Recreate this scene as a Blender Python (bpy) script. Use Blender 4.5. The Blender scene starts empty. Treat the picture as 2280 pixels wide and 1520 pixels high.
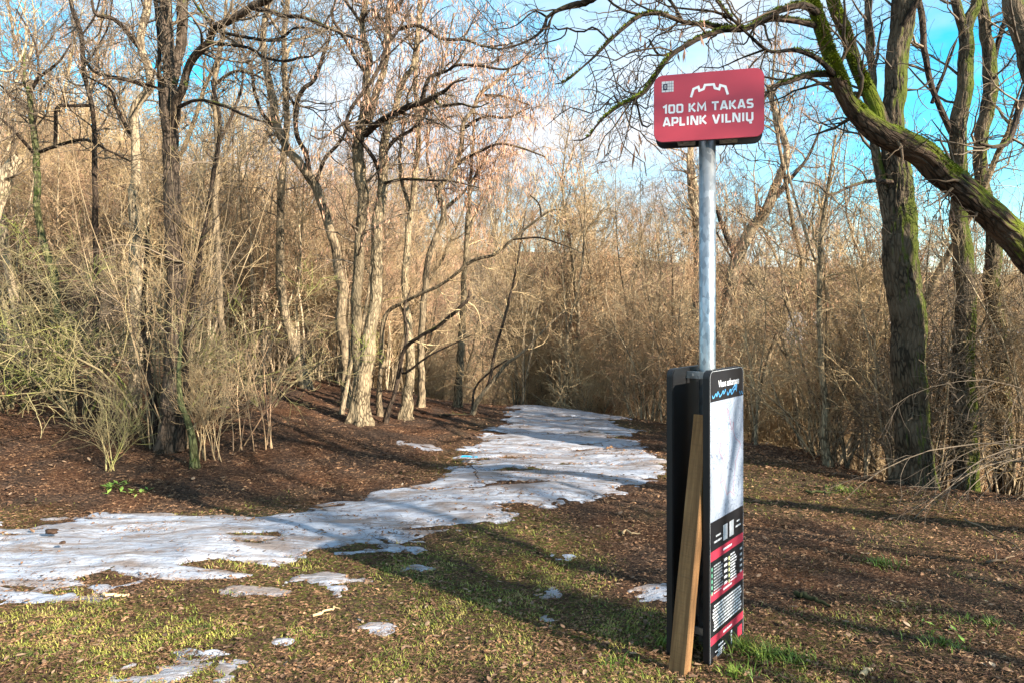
import bpy, math, random
import numpy as np
from mathutils import Vector, Matrix

sc = bpy.context.scene
col = sc.collection
R_ = math.radians
rng = np.random.default_rng(7)

# ------------------------------------------------------------------ camera, sky, sun, exposure
F = 1647.0                      # focal length in photo pixels (2280 wide)
EYE = 1.6
cam_d = bpy.data.cameras.new('camera')
cam_d.sensor_width = 36.0
cam_d.lens = F / 2280 * 36.0
cam_d.shift_y = -60.0 / 2280
cam_d.clip_start = 0.05
cam_d.clip_end = 2000
cam = bpy.data.objects.new('camera', cam_d)
cam.location = (0, 0, EYE)
cam.rotation_euler = (R_(90), 0, 0)
col.objects.link(cam)
sc.camera = cam

SUN_EL = R_(27)
SUN_AZ = (0.80, -0.60)          # towards the sun, on the ground
world = bpy.data.worlds.new('World')
sc.world = world
world.use_nodes = True
nt = world.node_tree
nt.nodes.clear()
def wn(t, **k):
    n = nt.nodes.new(t)
    for a, v in k.items():
        setattr(n, a, v)
    return n
sky = wn('ShaderNodeTexSky', sky_type='NISHITA', sun_disc=False, sun_elevation=SUN_EL,
         sun_rotation=math.atan2(SUN_AZ[0], SUN_AZ[1]), air_density=1.0, dust_density=0.3, ozone_density=2.0)
hs = wn('ShaderNodeHueSaturation')
hs.inputs['Hue'].default_value = 0.472
hs.inputs['Saturation'].default_value = 1.5
hs.inputs['Value'].default_value = 1.0
nt.links.new(sky.outputs[0], hs.inputs['Color'])
tc = wn('ShaderNodeTexCoord')
mp = wn('ShaderNodeMapping')
mp.inputs['Location'].default_value = (0.1, 0.0, 0.15)
mp.inputs['Scale'].default_value = (1.0, 1.0, 2.6)
nt.links.new(tc.outputs['Generated'], mp.inputs['Vector'])
nz = wn('ShaderNodeTexNoise')
nz.inputs['Scale'].default_value = 2.3
nz.inputs['Detail'].default_value = 6
nz.inputs['Roughness'].default_value = 0.5
nt.links.new(mp.outputs[0], nz.inputs['Vector'])
rp = wn('ShaderNodeValToRGB')
rp.color_ramp.elements[0].position = 0.41
rp.color_ramp.elements[1].position = 0.62
nt.links.new(nz.outputs[0], rp.inputs[0])
mx = wn('ShaderNodeMix', data_type='RGBA')
nt.links.new(rp.outputs[0], mx.inputs[0])
nt.links.new(hs.outputs[0], mx.inputs[6])
mx.inputs[7].default_value = (2.7, 2.85, 3.1, 1)
bg = wn('ShaderNodeBackground')
bg.inputs['Strength'].default_value = 0.12
nt.links.new(mx.outputs[2], bg.inputs['Color'])
wo = wn('ShaderNodeOutputWorld')
nt.links.new(bg.outputs[0], wo.inputs[0])

sun_d = bpy.data.lights.new('sun', 'SUN')
sun_d.energy = 5.0
sun_d.angle = R_(0.5)
sun_d.color = (1.0, 0.92, 0.78)
sun = bpy.data.objects.new('sun', sun_d)
sdir = Vector((SUN_AZ[0] * math.cos(SUN_EL), SUN_AZ[1] * math.cos(SUN_EL), math.sin(SUN_EL)))
sun.rotation_euler = sdir.to_track_quat('Z', 'Y').to_euler()
sun.location = sdir * 40
col.objects.link(sun)

vs = sc.view_settings
vs.view_transform = 'Standard'
vs.look = 'None'
vs.exposure = 1.68
vs.gamma = 1.0
vs.use_curve_mapping = False
sc.cycles.max_bounces = 6

# ------------------------------------------------------------------ helpers: tags, meshes
def tag(o, label=None, cat=None, group=None, kind=None):
    for k, v in (('label', label), ('category', cat), ('group', group), ('kind', kind)):
        if v:
            o[k] = v
    return o

def empty(name, loc):
    o = bpy.data.objects.new(name, None)
    o.location = loc
    o.empty_display_size = 0.2
    col.objects.link(o)
    return o

def link(name, me, parent=None):
    o = bpy.data.objects.new(name, me)
    col.objects.link(o)
    if parent:
        o.parent = parent
        if parent.location.length > 0:
            o.matrix_parent_inverse = Matrix.Translation(-Vector(parent.location))
    return o

def mesh_np(name, V, Fq, mat, smooth=True, attrs=None):
    """V (n,3); Fq: list of int arrays (m,3) or (m,4)"""
    me = bpy.data.meshes.new(name)
    V = np.ascontiguousarray(V, dtype=np.float32)
    if not isinstance(Fq, (list, tuple)):
        Fq = [Fq]
    Fq = [f for f in Fq if len(f)]
    tot = np.concatenate([np.full(len(f), f.shape[1]) for f in Fq])
    idx = np.concatenate([f.ravel() for f in Fq]).astype(np.int32)
    st = np.concatenate([[0], np.cumsum(tot)[:-1]]).astype(np.int32)
    me.vertices.add(len(V))
    me.vertices.foreach_set('co', V.ravel())
    me.loops.add(len(idx))
    me.loops.foreach_set('vertex_index', idx)
    me.polygons.add(len(tot))
    me.polygons.foreach_set('loop_start', st)
    me.polygons.foreach_set('loop_total', tot.astype(np.int32))
    if smooth:
        me.polygons.foreach_set('use_smooth', np.ones(len(tot), dtype=bool))
    for n, a in (attrs or {}).items():
        if a.ndim == 2:
            at_ = me.attributes.new(n, 'FLOAT_VECTOR', 'POINT')
            at_.data.foreach_set('vector', np.ascontiguousarray(a, dtype=np.float32).ravel())
        else:
            at_ = me.attributes.new(n, 'FLOAT', 'POINT')
            at_.data.foreach_set('value', np.ascontiguousarray(a, dtype=np.float32))
    me.update(calc_edges=True)
    for m in (mat if isinstance(mat, (list, tuple)) else [mat]):
        me.materials.append(m)
    return me

# ------------------------------------------------------------------ numpy noise
def _h(ix, iy, iz, s):
    n = (ix * 374761393 + iy * 668265263 + iz * 2147483647 % 1442695041 + s * 974634777) & 0xffffffff
    n = ((n ^ (n >> 13)) * 1274126177) & 0xffffffff
    n = (n ^ (n >> 16)) & 0xffffffff
    return n.astype(np.float64) / 4294967295.0

def vnoise(x, y, z, s=0):
    x, y, z = np.broadcast_arrays(np.asarray(x, float), np.asarray(y, float), np.asarray(z, float))
    xf, yf, zf = np.floor(x), np.floor(y), np.floor(z)
    ix, iy, iz = (a.astype(np.int64) for a in (xf, yf, zf))
    iz = iz * 83492791
    u, v, w = x - xf, y - yf, z - zf
    u, v, w = (t * t * (3 - 2 * t) for t in (u, v, w))
    r = 0
    for dx in (0, 1):
        for dy in (0, 1):
            for dz in (0, 1):
                wgt = (u if dx else 1 - u) * (v if dy else 1 - v) * (w if dz else 1 - w)
                r = r + wgt * _h(ix + dx, iy + dy, iz + dz * 83492791, s)
    return r * 2 - 1

def fbm(x, y, z=0.0, o=4, s=0):
    r, a, f = 0, 1.0, 1.0
    for i in range(o):
        r = r + a * vnoise(np.asarray(x) * f, np.asarray(y) * f, np.asarray(z) * f + i * 7.3, s + i)
        a *= 0.5
        f *= 2.03
    return r

def sstep(x, a, b):
    t = np.clip((x - a) / (b - a), 0, 1)
    return t * t * (3 - 2 * t)

# ------------------------------------------------------------------ terrain
FOOT = np.array([(-60, 3.0), (-30, 4.6), (-4.15, 6.0), (-2.41, 6.25), (-1.6, 6.7), (-.85, 7.6), (-.55, 10), (-.3, 12),
                 (0.6, 19), (4.5, 29), (16, 44), (45, 66), (120, 95), (300, 130)], float)
def seg_sd(x, y, poly):
    best = np.full(np.shape(x), 1e9)
    sgn = np.ones(np.shape(x))
    for (ax, ay), (bx, by) in zip(poly[:-1], poly[1:]):
        dx, dy = bx - ax, by - ay
        t = np.clip(((x - ax) * dx + (y - ay) * dy) / (dx * dx + dy * dy), 0, 1)
        qx, qy = x - ax - t * dx, y - ay - t * dy
        d = np.hypot(qx, qy)
        s = np.where(dx * (y - ay) - dy * (x - ax) >= 0, 1.0, -1.0)
        m = d < best
        best = np.where(m, d, best)
        sgn = np.where(m, s, sgn)
    return best * sgn

def d_left(x, y):
    return seg_sd(x, y, FOOT)
RIDGE = np.array([(-60, 13.5), (-2, 12.9), (0.7, 12.7), (1.9, 12.1), (2.45, 10.8), (2.95, 9.1), (3.95, 7.3), (4.6, 6.6), (9, 2.2), (40, -14), (160, -60)], float)
def d_right(x, y):
    return seg_sd(x, y, RIDGE)

def terrain(x, y):
    x = np.asarray(x, float); y = np.asarray(y, float)
    dl = np.maximum(d_left(x, y), 0)
    bank = np.where(dl < 8, .10 * dl + .016 * dl ** 2, 1.824 + .13 * (dl - 8))
    bank = 4.6 - np.log1p(np.exp(-(bank - 4.6) * 2)) / 2 * (bank > -1)
    bank = np.maximum(bank, 0) * (np.asarray(dl) > 0)
    dr = d_right(x, y) + .35 * fbm(x * .5, y * .5, 0, 2, 11)
    dr = dr - .45
    e = np.log1p(np.exp(np.clip(dr / .35, -40, 40))) * .35
    drop = np.minimum(.52 * e, 8.5 + .5 * fbm(x * .05, y * .05, 0, 2, 5))
    drop = drop * (1 - sstep(dl, 0.5, 15))
    r = np.hypot(x, y)
    far = np.clip(.10 * (r - 42), 0, 3.2) * sstep(y, -20, 30)
    z = bank - drop + far
    z = z + .05 * fbm(x * .45, y * .45, 0, 3, 21) + .012 * fbm(x * 3, y * 3, 0, 3, 31)
    z = z + np.where(r > 14, .3 * fbm(x * .12, y * .12, 0, 2, 41), 0) * sstep(r, 14, 30)
    return z

def tz(x, y):
    return float(terrain(np.array([x]), np.array([y]))[0])

def at(px, py, Y):
    return np.array([(px - 1140) / F * Y, Y, EYE - (py - 700) / F * Y])

def hit(px, py, y0=2.5, y1=60.0):
    """the ground point seen at a photo pixel"""
    Y = np.concatenate([np.arange(y0, 16, .02), np.arange(16, y1, .1)])
    X = (px - 1140) / F * Y
    Z = EYE - (py - 700) / F * Y
    d = Z - terrain(X, Y)
    i = np.argmax(d < 0)
    if not (d < 0).any():
        i = len(Y) - 1
    return np.array([X[i], Y[i], terrain(X[i:i+1], Y[i:i+1])[0]])

# ------------------------------------------------------------------ materials
class NB:
    def __init__(self, name, rough=.8, spec=.3):
        self.m = bpy.data.materials.new(name)
        self.m.use_nodes = True
        self.t = self.m.node_tree
        self.t.nodes.clear()
        self.o = self.n('ShaderNodeOutputMaterial')
        self.b = self.n('ShaderNodeBsdfPrincipled')
        self.b.inputs['Roughness'].default_value = rough
        self.b.inputs['Specular IOR Level'].default_value = spec
        self.l(self.b.outputs[0], self.o.inputs[0])
    def n(self, t, **k):
        x = self.t.nodes.new(t)
        for a, v in k.items():
            setattr(x, a, v)
        return x
    def l(self, a, b):
        self.t.links.new(a, b)
    def pos(self, kind='Object', scale=(1, 1, 1), attr=None):
        mpn = self.n('ShaderNodeMapping')
        mpn.inputs['Scale'].default_value = scale
        if attr:
            a = self.n('ShaderNodeAttribute', attribute_name=attr)
            self.l(a.outputs['Vector'], mpn.inputs[0])
        elif kind == 'World':
            g = self.n('ShaderNodeNewGeometry')
            self.l(g.outputs['Position'], mpn.inputs[0])
        else:
            t = self.n('ShaderNodeTexCoord')
            self.l(t.outputs[kind], mpn.inputs[0])
        return mpn.outputs[0]
    def noise(self, vec, scale, detail=4, rough=.55, dist=0.0):
        x = self.n('ShaderNodeTexNoise')
        x.inputs['Scale'].default_value = scale
        x.inputs['Detail'].default_value = detail
        x.inputs['Roughness'].default_value = rough
        x.inputs['Distortion'].default_value = dist
        self.l(vec, x.inputs['Vector'])
        return x.outputs[0]
    def ramp(self, f, stops):
        r = self.n('ShaderNodeValToRGB')
        el = r.color_ramp.elements
        while len(el) < len(stops):
            el.new(.5)
        for e, (p, c) in zip(el, stops):
            e.position = p
            e.color = (*c, 1) if len(c) == 3 else c
        self.l(f, r.inputs[0])
        return r.outputs[0]
    def mask(self, f, a, b):
        return self.ramp(f, [(a, (0, 0, 0)), (b, (1, 1, 1))])
    def mix(self, f, a, b, mode='MIX'):
        x = self.n('ShaderNodeMix', data_type='RGBA', blend_type=mode)
        for s, v in ((x.inputs[0], f), (x.inputs[6], a), (x.inputs[7], b)):
            if isinstance(v, (int, float)):
                s.default_value = v
            elif isinstance(v, tuple):
                s.default_value = (*v, 1)
            else:
                self.l(v, s)
        return x.outputs[2]
    def math(self, op, a, b=0.0):
        x = self.n('ShaderNodeMath', operation=op)
        for s, v in ((x.inputs[0], a), (x.inputs[1], b)):
            if isinstance(v, (int, float)):
                s.default_value = v
            else:
                self.l(v, s)
        return x.outputs[0]
    def col(self, c):
        if isinstance(c, tuple):
            self.b.inputs['Base Color'].default_value = (*c, 1)
        else:
            self.l(c, self.b.inputs['Base Color'])
    def bump(self, h, strength=.5, dist=.01):
        b = self.n('ShaderNodeBump')
        b.inputs['Strength'].default_value = strength
        b.inputs['Distance'].default_value = dist
        self.l(h, b.inputs['Height'])
        self.l(b.outputs[0], self.b.inputs['Normal'])

def bark_mat(name, dark, light, moss=0.0, mosscol=(.10, .14, .015), attr=True, mossdir=None, var=.35):
    b = NB(name, .9, .15)
    v = b.pos(scale=(1, 1, .26), attr='bark') if attr else b.pos(scale=(1, 1, .26))
    v1 = b.pos(scale=(1, 1, 1), attr='bark') if attr else b.pos()
    vo = b.n('ShaderNodeTexVoronoi', feature='DISTANCE_TO_EDGE')
    vo.inputs['Scale'].default_value = 34 if attr else 26
    wob_ = b.n('ShaderNodeVectorMath', operation='ADD')
    nn_ = b.n('ShaderNodeTexNoise'); nn_.inputs['Scale'].default_value = 22; nn_.inputs['Detail'].default_value = 3
    b.l(v, nn_.inputs['Vector'])
    sc2 = b.n('ShaderNodeVectorMath', operation='SCALE'); sc2.inputs['Scale'].default_value = .045
    b.l(nn_.outputs['Color'], sc2.inputs[0]); b.l(v, wob_.inputs[0]); b.l(sc2.outputs[0], wob_.inputs[1])
    b.l(wob_.outputs[0], vo.inputs['Vector'])
    crack = b.mask(vo.outputs['Distance'], .02, .20)
    n = b.math('ADD', b.math('MULTIPLY', crack, .32), b.math('MULTIPLY', b.noise(v, 60 if attr else 35, 5, .65), .68))
    c = b.ramp(n, [(.40, dark), (.50, tuple((x + y) / 2.4 for x, y in zip(dark, light))), (.62, light)])
    blot = b.noise(v1, 3.0, 4)
    c = b.mix(b.mask(blot, .45, .7), c, tuple(min(1, x * 1.35) for x in light))
    oi = b.n('ShaderNodeObjectInfo')
    c = b.mix(1.0, c, b.ramp(oi.outputs['Random'], [(0, (1 - var,) * 3), (1, (1 + var * .5,) * 3)]), 'MULTIPLY')
    if moss:
        w = b.pos('World')
        mm = b.noise(w, 2.2, 5, .65)
        g = b.n('ShaderNodeNewGeometry')
        if mossdir:
            d = b.n('ShaderNodeVectorMath', operation='DOT_PRODUCT')
            b.l(g.outputs['Normal'], d.inputs[0])
            d.inputs[1].default_value = mossdir
            mm = b.math('ADD', mm, b.math('MULTIPLY', d.outputs['Value'], .28))
        fine = b.noise(w, 60, 3)
        mc = b.mix(fine, tuple(x * .45 for x in mosscol), tuple(x * 1.5 for x in mosscol))
        c = b.mix(b.mask(mm, .78 - moss * .3, .90 - moss * .3), c, mc)
    b.col(c)
    b.bump(n, 1.0, .02 if attr else .008)
    return b.m

def twig_mat(name, c1, c2, c3=None, var=.35, sc_=2.0):
    b = NB(name, .75, .25)
    w = b.pos('World')
    n = b.noise(w, sc_, 3)
    c = b.ramp(n, [(.35, c1), (.65, c2)])
    if c3:
        c = b.mix(b.mask(b.noise(w, .9, 3), .52, .64), c, c3)
    oi = b.n('ShaderNodeObjectInfo')
    c = b.mix(1.0, c, b.ramp(oi.outputs['Random'], [(0, (1 - var, 1 - var, 1 - var)), (.5, (1, 1.0, .95)), (1, (1 + var * .4, 1 + var * .3, 1))]), 'MULTIPLY')
    b.col(c)
    return b.m

M = {}
M['bark_big'] = bark_mat('bark_grey_brown', (.045, .032, .022), (.13, .092, .065), .12, mossdir=(.5, -.3, .3))
M['bark_arch'] = bark_mat('bark_mossy', (.030, .021, .014), (.11, .072, .048), 1.0, (.12, .14, .012), mossdir=(-.35, -.25, .95))
M['bark_post'] = bark_mat('bark_dark_furrowed', (.035, .026, .017), (.13, .095, .062), .72, (.075, .088, .014), mossdir=(.75, -.35, -.2))
M['bark_pale'] = bark_mat('bark_pale', (.085, .062, .038), (.32, .24, .145), .15)
M['bark_tan'] = bark_mat('bark_tan', (.11, .08, .052), (.43, .325, .205), .25, attr=False)
M['bark_slim'] = bark_mat('bark_slim', (.06, .045, .03), (.28, .205, .125), .30, attr=False)
M['bark_lichen'] = bark_mat('bark_lichen', (.06, .05, .025), (.26, .20, .11), .75, (.20, .23, .04), attr=False)
M['bark_green'] = bark_mat('bark_green', (.03, .03, .012), (.12, .12, .05), .8, (.08, .13, .015))
M['limb_dark'] = bark_mat('limb_dark', (.018, .013, .010), (.085, .058, .040), .22, (.09, .10, .015), mossdir=(-.1, -.1, 1))
M['twig_tan'] = twig_mat('twig_tan', (.29, .195, .108), (.58, .425, .25))
M['twig_warm'] = twig_mat('twig_warm', (.33, .20, .12), (.60, .41, .245), (.47, .27, .18))
M['twig_grey'] = twig_mat('twig_grey', (.085, .063, .047), (.23, .17, .12))
M['twig_dim'] = twig_mat('twig_dim', (.075, .055, .042), (.20, .15, .11))
M['twig_dark'] = twig_mat('twig_dark', (.035, .024, .017), (.12, .08, .05))
M['twig_lichen'] = twig_mat('twig_lichen', (.22, .17, .085), (.42, .34, .18), (.28, .31, .07), sc_=3)
M['pod'] = twig_mat('seed_pod_brown', (.36, .19, .13), (.52, .31, .21), sc_=6)
M['moss'] = twig_mat('moss_green', (.06, .085, .008), (.22, .26, .015), sc_=14)

# ------------------------------------------------------------------ tubes and growth
def tubes(P, R, k):
    M_, N, _ = P.shape
    T = np.gradient(P, axis=1)
    T /= np.linalg.norm(T, axis=2, keepdims=True) + 1e-9
    ref = np.array([.577, -.311, .15])
    U = np.cross(T, ref)
    U /= np.linalg.norm(U, axis=2, keepdims=True) + 1e-9
    W = np.cross(T, U)
    a = np.arange(k) * 2 * np.pi / k
    ring = P[:, :, None, :] + R[:, :, None, None] * (np.cos(a)[:, None] * U[:, :, None, :] + np.sin(a)[:, None] * W[:, :, None, :])
    V = ring.reshape(-1, 3)
    i = np.arange(M_ * N * k).reshape(M_, N, k)
    a0 = i[:, :-1, :]; a1 = i[:, 1:, :]
    Fq = np.stack([a0, np.roll(a0, -1, 2), np.roll(a1, -1, 2), a1], -1).reshape(-1, 4)
    return V, Fq

class Geo:
    def __init__(self):
        self.V = []; self.F = []; self.n = 0
    def add(self, V, Fq):
        self.V.append(V); self.F.append(Fq + self.n); self.n += len(V)
    def tube(self, P, R, k=3):
        self.add(*tubes(P, R, k))
    def mesh(self, name, mat, smooth=True, off=(0, 0, 0)):
        four = [f for f in self.F if f.shape[1] == 4]
        tri = [f for f in self.F if f.shape[1] == 3]
        fs = ([np.concatenate(four)] if four else []) + ([np.concatenate(tri)] if tri else [])
        return mesh_np(name, np.concatenate(self.V) - np.array(off), fs, mat, smooth)

def unit(v):
    return v / (np.linalg.norm(v, axis=-1, keepdims=True) + 1e-9)

def grow(g, P, R, n, L, t=(.25, 1.0), ang=(35, 75), seg=5, wob=.25, up=.1, rr=.55, rmax=.02, rtip=.0015, zig=0.0, flat=1.0):
    """n children on every polyline of P (M,N,3); L=(lo,hi) length in m"""
    M_, N, _ = P.shape
    tt = g.uniform(t[0], t[1], (M_, n))
    f = np.clip(tt * (N - 1), 0, N - 1.001)
    i0 = f.astype(int); fr = (f - i0)[..., None]
    mi = np.arange(M_)[:, None]
    A, B = P[mi, i0], P[mi, i0 + 1]
    S = (A + (B - A) * fr).reshape(-1, 3)
    T = unit(B - A).reshape(-1, 3)
    r0 = (R[mi, i0] + (R[mi, i0 + 1] - R[mi, i0]) * fr[..., 0]).reshape(-1)
    q = g.normal(size=S.shape)
    q[:, 2] *= flat
    q = unit(q - (q * T).sum(1, keepdims=True) * T)
    a = np.radians(g.uniform(ang[0], ang[1], len(S)))[:, None]
    D = unit(np.cos(a) * T + np.sin(a) * q)
    ln = g.uniform(L[0], L[1], len(S)) * (1.15 - .45 * tt.reshape(-1))
    Q = np.zeros((len(S), seg + 1, 3))
    Q[:, 0] = S
    zq = unit(g.normal(size=S.shape))
    for s in range(seg):
        D = unit(D + wob * g.normal(size=D.shape) + zig * zq * (1 if s % 2 else -1) + np.array([0, 0, up]))
        Q[:, s + 1] = Q[:, s] + D * (ln / seg)[:, None]
    rs = np.minimum(r0 * rr, rmax)
    rs = np.maximum(rs, rtip)
    w = np.linspace(0, 1, seg + 1)
    RR = rs[:, None] * (1 - w) + rtip * w
    return Q, RR

def catmull(p, N):
    p = np.asarray(p, float)
    e = np.vstack([2 * p[0] - p[1], p, 2 * p[-1] - p[-2]])
    out = []
    for i in range(1, len(e) - 2):
        t = np.linspace(0, 1, 12, endpoint=False)[:, None]
        a, b, c, d = e[i-1], e[i], e[i+1], e[i+2]
        out.append(.5 * (2*b + (c-a)*t + (2*a-5*b+4*c-d)*t*t + (3*b-a-3*c+d)*t**3))
    out.append(p[-1:])
    q = np.concatenate(out)
    s = np.concatenate([[0], np.cumsum(np.linalg.norm(np.diff(q[:, :3], axis=0), axis=1))])
    u = np.linspace(0, s[-1], N)
    return np.stack([np.interp(u, s, q[:, j]) for j in range(q.shape[1])], 1), s[-1]

def bark_tube(P, R, k, amp, seed, flare=True, ground=None):
    """one thick furrowed stem as a mesh piece: P (N,3), R (N,)"""
    N = len(P)
    s = np.concatenate([[0], np.cumsum(np.linalg.norm(np.diff(P, axis=0), axis=1))])
    T = unit(np.gradient(P, axis=0))
    ref = np.array([.577, -.311, .15])
    U = unit(np.cross(T, ref)); W = np.cross(T, U)
    a = np.arange(k) * 2 * np.pi / k
    ca, sa = np.cos(a)[None, :], np.sin(a)[None, :]
    Rm = R.mean()
    bx = ca * R[:, None]; by = sa * R[:, None]
    S = np.repeat(s[:, None], k, 1)
    wx = bx + .03 * vnoise(bx * 6, by * 6, S * 3, seed + 3)
    rid = 1 - np.abs(vnoise(wx * 26 / max(Rm / .15, .6), by * 26 / max(Rm / .15, .6), S * 4.5, seed)) * 2
    fine = vnoise(bx * 70, by * 70, S * 16, seed + 1)
    lump = vnoise(bx * 5, by * 5, S * 1.6, seed + 2)
    rad = R[:, None] * (1 + amp * (.55 * rid + .35 * fine) + .10 * lump)
    if flare:
        h = np.maximum(P[:, 2] - (ground if ground is not None else P[0, 2]), 0)[:, None]
        rad = rad * (1 + (.38 + .28 * np.cos(5 * a + seed)[None, :]) * np.exp(-h / .16))
    ring = P[:, None, :] + rad[..., None] * (ca[..., None] * U[:, None, :] + sa[..., None] * W[:, None, :])
    i = np.arange(N * k).reshape(N, k)
    a0, a1 = i[:-1], i[1:]
    Fq = np.stack([a0, np.roll(a0, -1, 1), np.roll(a1, -1, 1), a1], -1).reshape(-1, 4)
    battr = np.stack([bx, by, S], -1).reshape(-1, 3)
    return ring.reshape(-1, 3), Fq, battr

# ------------------------------------------------------------------ ground
def axis(lo, a, b, hi, step, g=1.12):
    mid = list(np.arange(a, b + 1e-6, step))
    up, d, v = [], step, b
    while v < hi:
        d *= g; v += d; up.append(v)
    dn, d, v = [], step, a
    while v > lo:
        d *= g; v -= d; dn.append(v)
    return np.array(dn[::-1] + mid + up)
gx = axis(-320, -6.5, 6.5, 320, .05)
gy = axis(-120, 2.9, 13.5, 420, .05)
GX, GY = np.meshgrid(gx, gy)
GZ = terrain(GX, GY)
near = (1 - sstep(np.hypot(GX, GY - 5), 8, 14))
GZ = GZ + near * (.010 * fbm(GX * 9, GY * 9, 0, 3, 51) + .006 * vnoise(GX * 31, GY * 31, 0, 52))
ny, nx = GX.shape
gi = np.arange(nx * ny).reshape(ny, nx)
gF = np.stack([gi[:-1, :-1], gi[:-1, 1:], gi[1:, 1:], gi[1:, :-1]], -1).reshape(-1, 4)
DL = d_left(GX, GY); DR = d_right(GX, GY)
def grassy(x, y):
    n = fbm(x * .9, y * .9, 0, 4, 61)
    lawn = (1 - sstep(d_left(x, y), -.5, .4)) * (1 - sstep(d_right(x, y), -1.2, .2))
    side = 1 - .45 * sstep(x, .8, 2.0)
    return np.clip(sstep(n, -.55, .45) * lawn * side, 0, 1)
b = NB('leaf_strewn_earth', .95, .1)
w = b.pos('World')
ws = b.pos('World', (1, 1.6, 1))
c = b.ramp(b.noise(ws, 38, 6, .7), [(.30, (.014, .010, .008)), (.48, (.050, .031, .023)), (.60, (.125, .077, .050)), (.74, (.29, .19, .12))])
c = b.mix(b.mask(b.noise(w, 1.6, 4), .42, .62), c, b.mix(1.0, c, (1.45, 1.1, .85), 'MULTIPLY'))
ga = b.n('ShaderNodeAttribute', attribute_name='grassy')
gm = b.math('MULTIPLY', ga.outputs['Fac'], b.mask(b.noise(w, 30, 5, .7), .44, .60))
c = b.mix(gm, c, b.ramp(b.noise(w, 60, 3), [(.35, (.05, .055, .012)), (.65, (.16, .16, .035))]))
b.col(c)
b.bump(b.noise(ws, 55, 6, .75), 1.0, .03)
M['ground'] = b.m
ground = link('ground', mesh_np('ground', np.stack([GX, GY, GZ], -1).reshape(-1, 3), gF, M['ground'], True,
                                {'grassy': grassy(GX, GY).ravel()}))
tag(ground, 'brown leaf-strewn forest ground with thin grass, rising to a bank on the left', None, None, 'structure')

# ------------------------------------------------------------------ snow
b = NB('old_icy_snow', .55, .4)
w = b.pos('World', (.40, 1.7, 1))
wp = b.pos('World')
c = b.ramp(b.noise(wp, 5, 5, .6), [(.3, (.26, .285, .35)), (.65, (.45, .465, .52))])
dirt = b.mask(b.noise(w, 3.4, 8, .74, .8), .43, .58)
c = b.mix(b.math('MULTIPLY', dirt, .80), c, (.17, .115, .08))
speck = b.mask(b.noise(b.pos('World', (1, 1.7, 1)), 42, 4, .7), .62, .70)
c = b.mix(b.math('MULTIPLY', speck, .7), c, (.08, .05, .035))
b.col(c)
b.bump(b.noise(b.pos('World', (.6, 1.3, 1)), 16, 6, .65), .8, .04)
M['snow'] = b.m

def poly_sd(x, y, poly):
    p = np.vstack([poly, poly[:1]])
    d = np.abs(seg_sd(x, y, p))
    ins = np.zeros(np.shape(x), bool)
    for (ax, ay), (bx, by) in zip(p[:-1], p[1:]):
        cnd = ((ay > y) != (by > y)) & (x < (bx - ax) * (y - ay) / (by - ay + 1e-12) + ax)
        ins ^= cnd
    return np.where(ins, d, -d)

def flat(px, py):
    Y = EYE * F / (py - 700)
    return ((px - 1140) / F * Y, Y)
PATH = np.array([flat(*p) for p in [(-420, 1172), (-150, 1160), (0, 1154), (300, 1144), (600, 1128), (760, 1112), (900, 1085), (985, 1052), (1010, 1012),
    (1075, 980), (1105, 948), (1128, 922), (1140, 908), (1150, 890)]] +
    [flat(*p) for p in [(1370, 890), (1392, 912), (1372, 940), (1405, 965), (1440, 1002), (1500, 1024), (1495, 1062), (1385, 1090), (1295, 1120), (1240, 1152),
    (1150, 1182), (1000, 1196), (850, 1212), (700, 1242), (560, 1282), (400, 1305), (200, 1318), (0, 1332), (-200, 1342), (-420, 1350)]])

def snow_f(x, y):
    sd = poly_sd(x, y, PATH)
    n = .20 * fbm(x * 1.6, y * 3.2, 0, 3, 71) + .12 * fbm(x * 6, y * 15, 0, 4, 72)
    f = sd + n - .05
    holes = sstep(fbm(x * 1.1 + 3, y * 4.5, 0, 5, 75), .50, .85) * .5
    f = np.minimum(f, .35) - holes * .8
    return f

def snow_grid(x0, x1, y0, y1, step, fn, thick, name):
    xs = np.arange(x0, x1, step); ys = np.arange(y0, y1, step)
    X, Y = np.meshgrid(xs, ys)
    f = fn(X, Y)
    h = thick * np.clip(f / .10, -3, 1) ** 1
    h = np.where(f > 0, thick * (1 - np.exp(-f / .07)), f * .5)
    Z = terrain(X, Y) + np.clip(h, -.06, 1) + .004 + .007 * fbm(X * 4, Y * 8, 0, 3, 77) * (f > 0)
    keep = f > -.07
    i = np.arange(X.size).reshape(X.shape)
    q = np.stack([i[:-1, :-1], i[:-1, 1:], i[1:, 1:], i[1:, :-1]], -1).reshape(-1, 4)
    q = q[keep.ravel()[q].any(1)]
    used = np.unique(q)
    rem = np.zeros(X.size, int); rem[used] = np.arange(len(used))
    return mesh_np(name, np.stack([X, Y, Z], -1).reshape(-1, 3)[used], rem[q], M['snow'])
path = link('snowy_path', snow_grid(-7.5, 2.6, 3.8, 14.2, .026, snow_f, .014, 'snowy_path'))
tag(path, 'footpath of old trodden icy snow strewn with bark and leaves', None, None, 'structure')

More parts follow.
